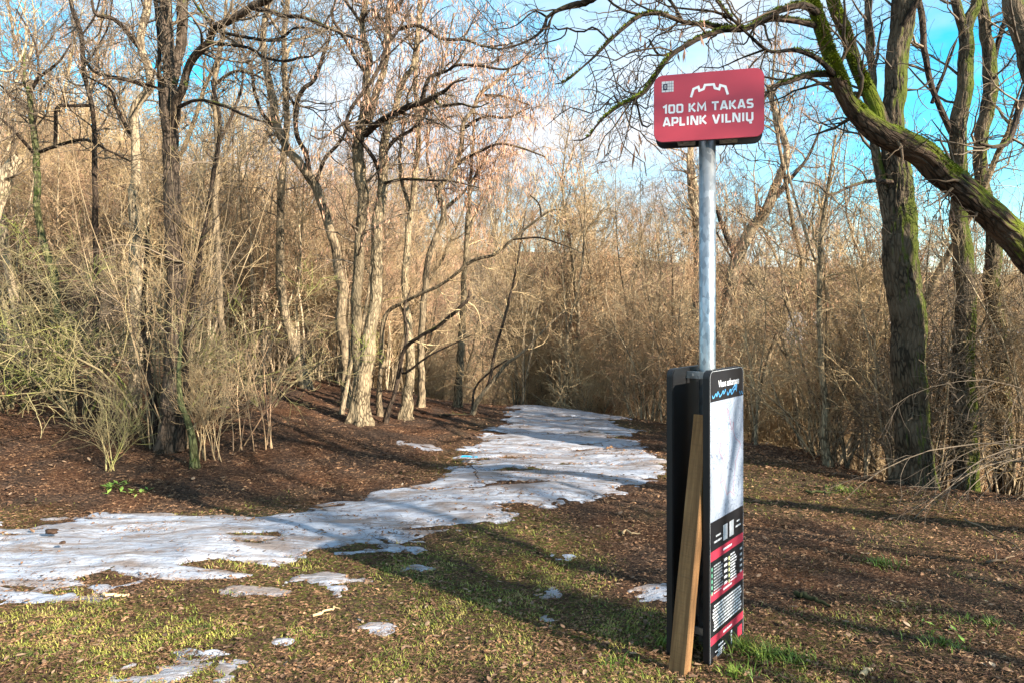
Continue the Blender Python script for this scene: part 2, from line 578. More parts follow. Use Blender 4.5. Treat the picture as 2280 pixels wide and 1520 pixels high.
patches = [(420, 1487, 120, 26, 'large ragged snow patch in the grass at the bottom left edge'),
           (735, 1288, 62, 22, 'snow patch in the grass just below the snowy path, left of centre'),
           (830, 1380, 38, 15, 'bright oval snow patch alone in yellow grass'),
           (632, 1425, 40, 12, 'thin broken snow scrap between the oval patch and the bottom patch'),
           (945, 1257, 34, 8, 'small thin snow patch in shade under the snowy path'),
           (1462, 1322, 62, 22, 'snow patch touching the foot of the signpost on its left'),
           (1228, 1302, 30, 9, 'small snow scrap on the edge of the long diagonal shadow'),
           (1262, 1225, 24, 8, 'small bright snow scrap in sunlit grass'),
           (1224, 1360, 20, 8, 'tiny snow scrap alone in the shaded grass'),
           (560, 1318, 60, 9, 'narrow strip of snow along the lower path edge'),
           (940, 995, 40, 5, 'thin snow streak on the brown bank beside the path'),
           (130, 1345, 110, 10, 'long thin snow strip below the path at the left edge')]
PATCH_F = []
def on_patch(x, y):
    r = np.zeros(np.shape(x), bool)
    for f_ in PATCH_F:
        r |= f_(x, y) > .004
    return r
for k, (px, py, rx, ry, lab) in enumerate(patches):
    cx, cy = flat(px, py)
    rx, ry = (rx * 1.05, ry * 1.1) if k == 0 else (rx * .9, ry * .9)
    ax = rx / F * cy; ay = (flat(px, py - ry)[1] - flat(px, py + ry)[1]) / 2
    def pf(x, y, cx=cx, cy=cy, ax=ax, ay=ay, k=k):
        e = 1 - np.sqrt(((x - cx) / ax) ** 2 + ((y - cy) / ay) ** 2)
        return (e + .75 * fbm(x * 8, y * 10, 0, 4, 90 + k)) * min(ax, ay) * .8
    PATCH_F.append(pf)
    o = link('snow_patch', snow_grid(cx - ax * 1.7, cx + ax * 1.7, cy - ay * 1.9, cy + ay * 1.9, .012, pf, .012, 'snow_patch'))
    tag(o, lab, 'snow patch', 'melting snow patches in the grass')

# ------------------------------------------------------------------ litter, grass
def quads_litter(X, Y, Z, L, W, yaw, tilt, bend):
    n = len(X)
    d = np.stack([np.cos(yaw), np.sin(yaw), tilt], -1)
    s = np.stack([-np.sin(yaw), np.cos(yaw), bend], -1)
    c = np.stack([X, Y, Z], -1)
    up = np.array([0, 0, 1.0])
    e0 = c - d * (L / 2)[:, None]
    e1 = c + d * (L / 2)[:, None]
    m0 = c + s * (W / 2)[:, None] + up * (L * .12)[:, None]
    m1 = c - s * (W / 2)[:, None] + up * (L * .10)[:, None]
    V = np.stack([e0, m0, e1, m1], 1).reshape(-1, 3)
    i = np.arange(n)[:, None] * 4
    Fq = np.concatenate([i + np.array([0, 3, 1]), i + np.array([3, 2, 1])])
    return V, Fq

def sample_view(n, y0, y1, g, xpad=.3):
    """points spread evenly in the picture over the ground the photo shows"""
    py = g.uniform(0, 1, n)
    a, b_ = 1 / y0, 1 / y1
    Y = 1 / (b_ + (a - b_) * py)
    X = g.uniform(-1560, 1560, n) / F * Y
    return X, Y
g = np.random.default_rng(3)
X, Y = sample_view(195000, 2.3, 16, g)
X2 = g.uniform(-6, 6, 30000); Y2 = g.uniform(2.7, 9, 30000)
X = np.concatenate([X, X2]); Y = np.concatenate([Y, Y2])
sf = snow_f(X, Y)
keep = (sf < .02) | (g.random(len(X)) < .07 + .6 * sstep(fbm(X * 1.5 + 9, Y * 5, 0, 4, 79), .15, .9) + .25 * (1 - sstep(sf, .02, .22)))
keep &= ~on_patch(X, Y) | (g.random(len(X)) < .10)
X, Y, sf = X[keep], Y[keep], sf[keep]
Z = terrain(X, Y) + np.where(sf > 0, .014 * (1 - np.exp(-sf / .07)), 0) + g.uniform(.002, .016, len(X))
n = len(X)
thin = g.random(n) < .72
L = np.where(thin, g.uniform(.03, .13, n), g.uniform(.015, .055, n) * np.where(g.random(n) < .06, 1.7, 1))
W = np.where(thin, g.uniform(.002, .0055, n), L * g.uniform(.3, .6, n))
sc_d = np.clip(Y / 6, .7, 1.6)
sc_d = sc_d * .78
V, Fq = quads_litter(X, Y, Z, L * sc_d, W * sc_d, g.uniform(0, 6.28, n), g.normal(0, .16, n), g.normal(0, .35, n))
b = NB('fallen_leaf', .8, .2)
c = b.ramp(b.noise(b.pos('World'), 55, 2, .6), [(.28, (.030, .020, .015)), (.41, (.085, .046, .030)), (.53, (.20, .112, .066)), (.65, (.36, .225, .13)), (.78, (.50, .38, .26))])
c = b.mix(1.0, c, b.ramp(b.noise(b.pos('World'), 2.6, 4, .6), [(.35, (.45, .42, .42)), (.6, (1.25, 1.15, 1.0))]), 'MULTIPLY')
b.col(c)
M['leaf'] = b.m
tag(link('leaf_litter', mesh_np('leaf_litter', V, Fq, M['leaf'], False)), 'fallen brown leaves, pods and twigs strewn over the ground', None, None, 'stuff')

# whole curled leaves lying on top
g = np.random.default_rng(33)
X, Y = sample_view(1900, 2.3, 14, g)
kp = ((snow_f(X, Y) < .05) & ~on_patch(X, Y)) | (g.random(len(X)) < .2)
X, Y = X[kp], Y[kp]
n = len(X)
Lf = g.uniform(.025, .06, n) * np.clip(Y / 6, .8, 1.5); yaw = g.uniform(0, 6.28, n); cu = g.uniform(-.2, .55, n); til = g.normal(0, .25, n)
us = np.array([-.5, -.22, .12, .5]); ws_ = np.array([.02, .26, .24, .01])
V = np.zeros((n, 4, 3, 3))
for a in range(4):
    for j, sd in enumerate((-1, 0, 1)):
        lx = us[a] * Lf; ly = sd * ws_[a] * Lf
        lz = .008 + abs(sd) * ws_[a] * Lf * cu * 1.3 + (us[a] + .5) * Lf * til + (us[a] ** 2) * Lf * cu * .8
        V[:, a, j] = np.stack([X + np.cos(yaw) * lx - np.sin(yaw) * ly, Y + np.sin(yaw) * lx + np.cos(yaw) * ly, lz], -1)
V[..., 2] += terrain(X, Y)[:, None, None] + .008
q = []
for a in range(3):
    for j in range(2):
        q.append([a * 3 + j, a * 3 + j + 1, a * 3 + j + 4, a * 3 + j + 3])
Fq = (np.arange(n)[:, None, None] * 12 + np.array(q)).reshape(-1, 4)
b = NB('curled_leaf', .7, .3)
b.col(b.ramp(b.noise(b.pos('World'), 11, 2, .6), [(.3, (.07, .04, .024)), (.5, (.19, .11, .065)), (.62, (.32, .21, .13)), (.75, (.52, .41, .29))]))
tag(link('curled_leaves', mesh_np('curled_leaves', V.reshape(-1, 3), Fq, b.m, True)), 'pale curled dead leaves lying over the litter', None, None, 'stuff')

def blades(X, Y, Z, H, g, w=.0035, lean=.7):
    n = len(X)
    yaw = g.uniform(0, 6.28, n)
    ln = g.uniform(.25, 1, n) * lean
    d = np.stack([np.cos(yaw) * ln, np.sin(yaw) * ln, np.ones(n)], -1)
    d = unit(d)
    s = np.stack([-np.sin(yaw), np.cos(yaw), 0 * yaw], -1) * w
    c = np.stack([X, Y, Z], -1)
    mid = c + d * (H * .55)[:, None]
    d2 = unit(d * np.array([1.6, 1.6, .55]))
    tip = mid + d2 * (H * .55)[:, None]
    V = np.stack([c - s, c + s, mid - s * .8, mid + s * .8, tip], 1).reshape(-1, 3)
    i = np.arange(n)[:, None] * 5
    return V, [i + np.array([0, 1, 3, 2]), i + np.array([2, 3, 4])]
g = np.random.default_rng(5)
X, Y = sample_view(400000, 2.3, 11, g)
p = grassy(X, Y) * sstep(fbm(X * 4, Y * 4, 0, 4, 63), -.30, .55) * np.where(snow_f(X, Y) > -.02, 0.02, 1)
keep = (g.random(len(X)) < p * .9) & (~on_patch(X, Y) | (g.random(len(X)) < .06))
X, Y = X[keep], Y[keep]
keep = g.random(len(X)) < np.where(X < .8, 1.0, .75)
X, Y = X[keep], Y[keep]
X = X + g.normal(0, .012, len(X)); Y = Y + g.normal(0, .012, len(Y))
H = g.uniform(.010, .034, len(X))
V, Fs = blades(X, Y, terrain(X, Y) - .004, H, g, .0026, 1.3)
b = NB('thin_grass', .6, .3)
c = b.ramp(b.noise(b.pos('World'), 9, 3), [(.3, (.05, .07, .013)), (.46, (.16, .18, .03)), (.58, (.33, .30, .06)), (.72, (.36, .27, .11))])
b.col(c)
M['grass'] = b.m
tag(link('grass', mesh_np('grass', V, Fs, M['grass'], False)), 'thin yellow-green winter grass among the leaves', None, None, 'stuff')

def tuft(px, py, n, rad, h, lab, seed, cat='grass tuft', mat='tuft', w=.003):
    g = np.random.default_rng(seed)
    c = hit(px, py)
    r = np.abs(g.normal(0, rad, n)); a = g.uniform(0, 6.28, n)
    X = c[0] + r * np.cos(a); Y = c[1] + r * np.sin(a) * .8
    V, Fs = blades(X, Y, terrain(X, Y) - .005, g.uniform(.4, 1, n) * h, g, w, 1.1)
    o = link('grass_tuft', mesh_np('grass_tuft', V, Fs, M[mat], False))
    tag(o, lab, cat, 'green grass tufts on the leafy ground')
b = NB('fresh_grass', .55, .3)
b.col(b.ramp(b.noise(b.pos('World'), 14, 3), [(.35, (.05, .10, .012)), (.55, (.14, .20, .025)), (.7, (.30, .28, .06))]))
M['tuft'] = b.m
tuft(1705, 1470, 230, .10, .10, 'bright yellow-green grass tuft at the right foot of the map panel', 1)
tuft(1655, 1452, 70, .05, .13, 'tall green blades standing against the bottom of the map panel', 9)
tuft(1765, 1478, 90, .07, .075, 'low green tuft right of the bright one beside the panel', 12)
tuft(1640, 1508, 140, .06, .08, 'green tuft in front of the panel at the bottom edge', 2)
tuft(1380, 1480, 120, .08, .06, 'small tuft in shade left of the plank', 3)
tuft(1960, 1258, 130, .08, .08, 'green tuft in the middle of the shaded ground right of the sign', 4)
tuft(1880, 1095, 140, .14, .09, 'mossy green tuft beside the fallen stick near the big trunk', 5)
tuft(2100, 1440, 130, .08, .07, 'weedy green tuft in the lower right corner area', 6)
tuft(1480, 1440, 90, .06, .09, 'tuft behind the plank foot beside the left panel', 7)
tuft(2200, 1395, 110, .07, .07, 'thin tuft near the right edge with a brown stalk', 8)

def rosette(px, py, n, size, lab, seed):
    g = np.random.default_rng(seed)
    c = hit(px, py)
    V, Fq = [], []
    for k in range(n):
        a = g.uniform(0, 6.28); r = abs(g.normal(0, .08)); L = size * g.uniform(.6, 1.1); W = L * .38
        o = np.array([c[0] + r * math.cos(a * 3), c[1] + r * math.sin(a * 3), 0]); o[2] = tz(o[0], o[1]) + .005
        d = np.array([math.cos(a), math.sin(a), .55]); s = np.array([-math.sin(a), math.cos(a), 0])
        pts = [o, o + d * L * .45 + s * W / 2, o + d * L * .5 + np.array([0, 0, -.004]), o + d * L * .45 - s * W / 2,
               o + d * L * np.array([1, 1, .7])]
        i = len(V)
        V += pts
        Fq += [(i, i + 2, i + 1), (i, i + 3, i + 2), (i + 1, i + 2, i + 4), (i + 2, i + 3, i + 4)]
    o = link('green_weed', mesh_np('green_weed', np.array(V), np.array(Fq), M['weed'], False))
    tag(o, lab, 'weed', 'green leafy weeds on the leafy ground')
b = NB('weed_leaf', .5, .4)
b.col(b.ramp(b.noise(b.pos('World'), 20, 2), [(.35, (.10, .19, .03)), (.65, (.28, .40, .07))]))
M['weed'] = b.m
rosette(250, 1088, 26, .085, 'leafy bright green weed on the sunlit brown bank, left one of the pair', 31)
rosette(302, 1098, 22, .075, 'leafy bright green weed on the sunlit brown bank, right one of the pair', 32)
rosette(2105, 1405, 12, .05, 'small round-leaved green weed at lower right', 33)
rosette(500, 905, 10, .07, 'single small green weed high on the bank', 34)

# ------------------------------------------------------------------ trees
class Stem: pass
def make_hero(name, label, base, limbs, barkmat, limbmat, twigmat, cat='tree', seed=0, k0=30, amp=.13, tw=(3.2, 5, 4), tl=((.5, 1.3), (.22, .55), (.08, .26)),
              pods=0, rmin_twig=.0016, rfrac=.5, extra=None, moss_part=0, twig_up=.06, tstart=.25, group=None, trunk_tw=False, zig=.12, wscale=1.0):
    """limbs: list of polylines [(px,py,dY,w_px)...]; the first is the trunk starting at the base pixel"""
    g = np.random.default_rng(seed)
    if base[0] == 'w':
        B = np.array([base[1], base[2], tz(base[1], base[2])])
    elif len(base) == 3:
        x_ = (base[0] - 1140) / F * base[2]
        B = np.array([x_, base[2], tz(x_, base[2])])
    else:
        B = hit(*base)
    dY0 = limbs[0][0][2]
    root = empty(name, B)
    tag(root, label, cat, group)
    paths = []
    for li, lim in enumerate(limbs):
        pts = []
        for (px, py, dY, wd) in lim:
            Y = B[1] + dY - dY0
            q = at(px, py, Y)
            pts.append([*q, wd * wscale / 2 / F * Y])
        if li == 0:
            d = np.array(pts[0][:3]) - B
            pts[0][:3] = B + np.array([0, 0, -.12])
        pts = np.array(pts)
        q, L = catmull(pts, 40)
        N = max(8, int(L / (.03 if q[:, 3].mean() > .04 else .05)))
        q, L = catmull(pts, N)
        # crooked growth: small sideways wander
        j = np.stack([vnoise(np.arange(N) * L / N * 2.2, li * 7.1, 3.3 + a_, seed) for a_ in range(3)], 1)
        j += .5 * np.stack([vnoise(np.arange(N) * L / N * 6.5, li * 5.1, 9.3 + a_, seed + 5) for a_ in range(3)], 1)
        fade = np.minimum(np.arange(N) / 6, 1)[:, None]
        q[:, :3] += j * fade * np.minimum(q[:, 3:4] * .55, .03)
        paths.append((q, L))
        thick = q[:, 3].mean() > .035
        k = k0 if q[:, 3].max() > .08 else (18 if thick else 9)
        V, Fq, ba = bark_tube(q[:, :3], q[:, 3], k, amp if thick else .16, seed + li, li == 0, B[2])
        me = mesh_np('trunk' if li == 0 else 'limb', V - B, Fq, barkmat if (li == 0 or thick) else limbmat, True, {'bark': ba})
        o = bpy.data.objects.new('trunk' if li == 0 else 'limb', me)
        col.objects.link(o)
        o.parent = root
    # twigs
    geo = Geo()
    P2s = []
    for li, (q, L) in enumerate(paths):
        if li == 0 and not trunk_tw:
            t0, fac = .55, .5
        else:
            t0, fac = tstart, 1.0
        n = max(2, int(L * tw[0] * fac))
        qq, _ = catmull(q[:: max(1, len(q) // 24)], 30)
        P1, R1 = grow(g, qq[None, :, :3], qq[None, :, 3], n, tl[0], (t0, 1), (30, 75), 7, .26, twig_up, rfrac, .016, .003, zig)
        e = qq[-1:]
        geo.tube(P1, R1, 4)
        P2, R2 = grow(g, P1, R1, tw[1], tl[1], (.15, 1), (30, 70), 5, .28, twig_up, .6, .007, .002, zig)
        geo.tube(P2, R2, 3)
        P3, R3 = grow(g, P2, R2, tw[2], tl[2], (.2, 1), (25, 65), 3, .25, .03, .7, .004, rmin_twig, zig)
        geo.tube(P3, R3, 3)
        P2s.append(P3.reshape(-1, 3))
    o = link('crown', geo.mesh('crown', twigmat, True, B))
    o.parent = root; o.matrix_parent_inverse.identity()
    o['kind'] = 'stuff'
    if pods:
        pod_part(root, np.concatenate(P2s), pods, g, B)
    return root, B, paths

def pod_part(root, pts, n, g, off):
    n = min(n, len(pts))
    # pods hang in clusters
    cen = pts[g.choice(len(pts), max(1, n // 4), replace=False)]
    p = np.repeat(cen, 4, 0) + g.normal(0, .045, (len(cen) * 4, 3))
    L = g.uniform(.06, .11, len(p)); W = g.uniform(.010, .016, len(p))
    yaw = g.uniform(0, 6.28, len(p))
    s = np.stack([np.cos(yaw), np.sin(yaw), 0 * yaw], -1) * W[:, None] / 2
    sw = g.normal(0, .25, (len(p), 3)) * L[:, None]; sw[:, 2] = 0
    dn = np.array([0, 0, -1.0])
    V = np.stack([p, p + dn * (L * .5)[:, None] + s + sw * .4, p + dn * L[:, None] + sw, p + dn * (L * .5)[:, None] - s + sw * .4], 1).reshape(-1, 3)
    i = np.arange(len(p))[:, None] * 4
    o = link('seed_pods', mesh_np('seed_pods', V - off, i + np.array([0, 1, 2, 3]), M['pod'], False))
    o.parent = root; o.matrix_parent_inverse.identity()
    o['kind'] = 'stuff'

# --- the mossy arching tree at the right
arch, aB, ap = make_hero('arching_tree', 'mossy tree arching in from the right edge with crooked branches over the red sign', ('w', 4.79, 5.0),
  [
   [(2716, 1255, 0, 112), (2560, 860, 0, 104), (2400, 680, .03, 98), (2280, 553, .05, 92), (2150, 425, .0, 86), (2050, 345, -.05, 80), (1962, 292, -.1, 74), (1905, 230, -.15, 58), (1868, 165, -.2, 52), (1842, 105, -.22, 46), (1822, 40, -.25, 42), (1800, -40, -.3, 36), (1760, -200, -.3, 26)],
   [(1965, 292, -.08, 50), (1930, 190, .0, 46), (1888, 95, .1, 42), (1852, 0, .2, 38), (1830, -120, .3, 30)],
   [(1832, 40, -.25, 26), (1790, 12, -.35, 26), (1734, 25, -.45, 20), (1664, 63, -.6, 18), (1611, 67, -.65, 17), (1559, 84, -.7, 16), (1524, 102, -.72, 16), (1496, 119, -.75, 15), (1464, 161, -.8, 13), (1439, 200, -.85, 12), (1415, 218, -.9, 11), (1380, 235, -.95, 10), (1352, 256, -1, 8), (1327, 281, -1, 7), (1320, 298, -1, 6), (1289, 316, -1, 5), (1276, 314, -1, 3)],
   [(1835, 62, -.22, 20), (1780, 50, -.3, 19), (1720, 46, -.4, 18), (1664, 62, -.5, 17), (1620, 62, -.55, 17), (1576, 56, -.5, 16), (1520, 49, -.5, 15), (1471, 32, -.5, 14), (1429, 35, -.5, 13), (1401, 53, -.5, 11), (1359, 91, -.5, 10), (1331, 119, -.5, 9), (1296, 151, -.5, 7), (1260, 182, -.5, 5), (1236, 188, -.5, 3)],
   [(1359, 93, -.5, 8), (1338, 74, -.5, 7), (1320, 61, -.45, 7), (1292, 74, -.4, 6), (1264, 63, -.4, 6), (1236, 68, -.4, 5), (1231, 56, -.4, 4)],
   [(1262, 66, -.4, 5), (1253, 84, -.4, 4), (1218, 95, -.4, 4), (1187, 102, -.4, 3)],
   [(1812, -20, -.27, 30), (1700, -110, -.1, 28), (1500, -120, .1, 26), (1380, -50, .3, 25), (1310, 0, .4, 23), (1270, 12, .45, 19), (1243, 22, .45, 13), (1218, 39, .45, 11), (1211, 63, .45, 10), (1190, 84, .5, 8), (1155, 100, .5, 7), (1110, 110, .5, 6), (1071, 102, .55, 4)],
   [(1218, 39, .45, 8), (1190, 25, .5, 6), (1165, 45, .5, 5), (1140, 62, .5, 4), (1100, 66, .5, 3)],
   [(1380, 233, -.95, 7), (1364, 212, -.95, 6), (1352, 228, -.95, 5), (1324, 253, -.95, 5), (1296, 246, -.95, 4), (1268, 240, -.95, 4), (1246, 256, -.95, 3), (1215, 282, -.95, 2)],
   [(1415, 221, -.9, 8), (1422, 246, -.85, 7), (1429, 277, -.8, 7), (1440, 284, -.8, 6), (1452, 276, -.8, 4)],
   [(1499, 116, -.74, 9), (1468, 123, -.74, 8), (1446, 88, -.7, 7)],
   [(1468, 124, -.74, 7), (1440, 124, -.74, 5), (1422, 136, -.74, 4)],
   [(1858, 165, -.2, 20), (1800, 168, -.25, 17), (1748, 186, -.3, 14), (1717, 196, -.35, 12), (1699, 226, -.4, 10), (1660, 290, -.45, 7), (1630, 330, -.5, 4)],
   [(1862, 172, -.2, 18), (1822, 133, -.35, 15), (1769, 112, -.5, 13), (1717, 116, -.6, 11), (1682, 91, -.65, 10), (1629, 42, -.7, 9), (1590, -5, -.75, 8), (1560, -60, -.8, 6)],
   [(1700, 112, -.6, 8), (1650, 130, -.5, 7), (1600, 152, -.45, 5), (1560, 150, -.4, 4), (1530, 176, -.4, 3)],
   [(1520, 49, -.5, 10), (1490, 0, -.4, 9), (1440, -40, -.3, 7)],
   [(1429, 35, -.5, 9), (1380, 20, -.5, 8), (1345, -10, -.5, 7), (1310, -60, -.5, 5)],
   [(1660, 62, -.55, 10), (1600, 30, -.6, 8), (1540, 22, -.6, 7), (1480, 12, -.6, 5), (1430, -20, -.6, 4)],
  ], M['bark_arch'], M['limb_dark'], M['twig_dark'], seed=11, wscale=.68, k0=96, amp=.13, tw=(5.5, 4, 3), tl=((.25, .75), (.12, .38), (.06, .18)), pods=130, tstart=.15, twig_up=.0, zig=.22)
# moss cushions on the upper side of its stems
g = np.random.default_rng(77)
V_, F_ = [], []
cnt = 0
for li in (0, 1, 2, 3, 12, 13):
    q, L = ap[li]
    nS = int(L * (5200 if li < 2 else 900))
    f = g.uniform(.22 if li == 0 else .02, .98, nS) * (len(q) - 1)
    i = f.astype(int).clip(0, len(q) - 2)
    P = q[i] + (q[i + 1] - q[i]) * (f - i)[:, None]
    T = unit(q[i + 1, :3] - q[i, :3])
    up = np.array([-.45, -.35, 1.0])
    a = unit(up - (T * up).sum(1, keepdims=True) * T)
    bb = np.cross(T, a)
    th = g.normal(0, .55, nS)
    nrm = a * np.cos(th)[:, None] + bb * np.sin(th)[:, None]
    mk = vnoise(P[:, 0] * 5, P[:, 1] * 5, P[:, 2] * 5, 4) + .5 * vnoise(P[:, 0] * 19 + th, P[:, 1] * 19, P[:, 2] * 19, 6) - np.abs(th) * .25
    ok = mk > -.2
    P, nrm, T, bb = P[ok], nrm[ok], T[ok], bb[ok]
    m = len(P)
    o = P[:, :3] + nrm * (P[:, 3:4] * .98)
    h = g.uniform(.006, .020, m)[:, None]
    d = unit(nrm + g.normal(0, .55, (m, 3)))
    s = unit(np.cross(d, g.normal(size=(m, 3)))) * g.uniform(.003, .007, m)[:, None]
    V_.append(np.stack([o - s, o + s, o + d * h], 1).reshape(-1, 3)); F_.append(np.arange(m * 3).reshape(-1, 3) + cnt); cnt += m * 3
o = link('moss', mesh_np('moss', np.concatenate(V_) - aB, np.concatenate(F_), M['moss'], False))
o.parent = arch; o.matrix_parent_inverse.identity(); o['kind'] = 'stuff'

# --- tall furrowed trunk and the trunks right of it
make_hero('tall_tree', 'thick upright furrowed trunk with bright moss at its foot, behind the arching stem', (2030, 1062, 7.3),
  [[(2030, 1062, 0, 78), (2028, 900, 0, 78), (2020, 700, .02, 77), (2000, 500, .05, 75), (1995, 380, .05, 62), (1993, 250, .05, 52), (1998, 120, .05, 52), (2012, 0, .05, 54), (2030, -200, .05, 44), (2040, -420, .05, 30)],
   [(1988, 520, .05, 36), (1962, 420, .1, 28), (1950, 330, .12, 20), (1944, 200, .15, 18), (1935, 80, .2, 17), (1930, -60, .25, 14)],
   [(2008, 60, .0, 16), (2045, 0, -.1, 14), (2090, -60, -.2, 10)],
   [(1985, 405, .0, 12), (1930, 405, -.3, 9), (1890, 418, -.5, 8), (1848, 434, -.7, 5), (1820, 412, -.8, 4), (1765, 402, -.9, 3)]],
  M['bark_post'], M['limb_dark'], M['twig_grey'], seed=21, wscale=.86, k0=90, amp=.17, tw=(3, 4, 3))
make_hero('forked_tree', 'dark trunk forking into a Y high up, right of the thick mossy trunk', (2150, 1062, 7.9),
  [[(2150, 1062, .8, 46), (2150, 900, .8, 44), (2145, 700, .8, 40), (2138, 500, .8, 36), (2133, 330, .8, 34), (2145, 200, .8, 32), (2150, 100, .8, 30), (2152, 60, .8, 28), (2172, 0, .8, 20), (2190, -140, .8, 14)],
   [(2150, 80, .8, 20), (2128, 0, .8, 18), (2105, -130, .8, 12)],
   [(2136, 320, .8, 16), (2105, 270, .8, 13), (2072, 190, .8, 12), (2060, 120, .8, 14), (2055, 40, .8, 14), (2035, -40, .8, 10)],
   [(2075, 230, .8, 9), (2115, 130, .8, 6), (2130, 90, .8, 4)]],
  M['bark_post'], M['limb_dark'], M['twig_grey'], seed=22, k0=48, tw=(3, 4, 3))
make_hero('wavy_tree', 'slender wavy dark trunk near the right edge beyond the arching stem', (2238, 1075, 8.3),
  [[(2238, 1075, 1.4, 40), (2228, 900, 1.4, 36), (2215, 700, 1.4, 32), (2206, 520, 1.4, 30), (2190, 420, 1.4, 28), (2190, 300, 1.4, 27), (2208, 200, 1.4, 27), (2198, 80, 1.4, 24), (2183, 0, 1.4, 22), (2170, -150, 1.4, 16)],
   [(2205, 160, 1.4, 12), (2235, 60, 1.4, 10), (2262, -20, 1.4, 8)]],
  M['bark_post'], M['limb_dark'], M['twig_grey'], seed=23, k0=44, tw=(3, 4, 3))
make_hero('edge_tree', 'dark trunk cut by the upper right corner of the view', (2420, 1120, 6.4),
  [[(2420, 1120, 0, 60), (2400, 800, 0, 56), (2370, 500, 0, 52), (2330, 260, 0, 48), (2290, 120, 0, 44), (2262, 0, 0, 40), (2240, -150, 0, 30)],
   [(2300, 160, 0, 16), (2250, 300, -.3, 12), (2215, 326, -.5, 9), (2180, 318, -.6, 6)]],
  M['bark_post'], M['limb_dark'], M['twig_grey'], seed=24, k0=28, tw=(3, 4, 3))
make_hero('leaning_tree', 'sunlit leaning trunk behind the post, dark towards its top', (1592, 920, 12.0),
  [[(1592, 920, 1.5, 30), (1600, 780, 1.5, 28), (1622, 670, 1.5, 26), (1640, 580, 1.5, 25), (1664, 532, 1.5, 24), (1704, 468, 1.4, 22), (1722, 425, 1.4, 20), (1750, 352, 1.3, 16), (1741, 298, 1.3, 14), (1724, 246, 1.2, 12), (1708, 190, 1.2, 10)],
   [(1712, 455, 1.4, 14), (1760, 400, 1.3, 10), (1800, 350, 1.2, 7), (1830, 280, 1.1, 5)],
   [(1640, 575, 1.5, 12), (1600, 480, 1.6, 9), (1560, 380, 1.7, 7)]],
  M['bark_tan'], M['limb_dark'], M['twig_warm'], seed=25, k0=20, tw=(4, 5, 4))
make_hero('birch_stem', 'thin pale straight sapling between the post and the thick mossy trunk', (1845, 1015, 8.4),
  [[(1845, 1015, .3, 17), (1832, 850, .3, 15), (1825, 700, .3, 13), (1826, 560, .3, 12), (1838, 450, .3, 9), (1850, 380, .3, 7), (1862, 300, .3, 5)]],
  M['bark_pale'], M['bark_pale'], M['twig_tan'], seed=26, k0=12, tw=(4, 4, 3), tl=((.3, .9), (.15, .4), (.08, .2)))
make_hero('young_tree', 'brown trunk just left of the post, half hidden by it', (1548, 915, 13.0),
  [[(1548, 915, 2.5, 26), (1552, 780, 2.5, 24), (1556, 600, 2.5, 22), (1552, 480, 2.5, 20), (1540, 380, 2.5, 15), (1536, 280, 2.5, 10)],
   [(1553, 500, 2.5, 11), (1535, 420, 2.4, 9), (1530, 340, 2.3, 7)]],
  M['bark_tan'], M['limb_dark'], M['twig_warm'], seed=27, k0=16, tw=(4, 5, 4))

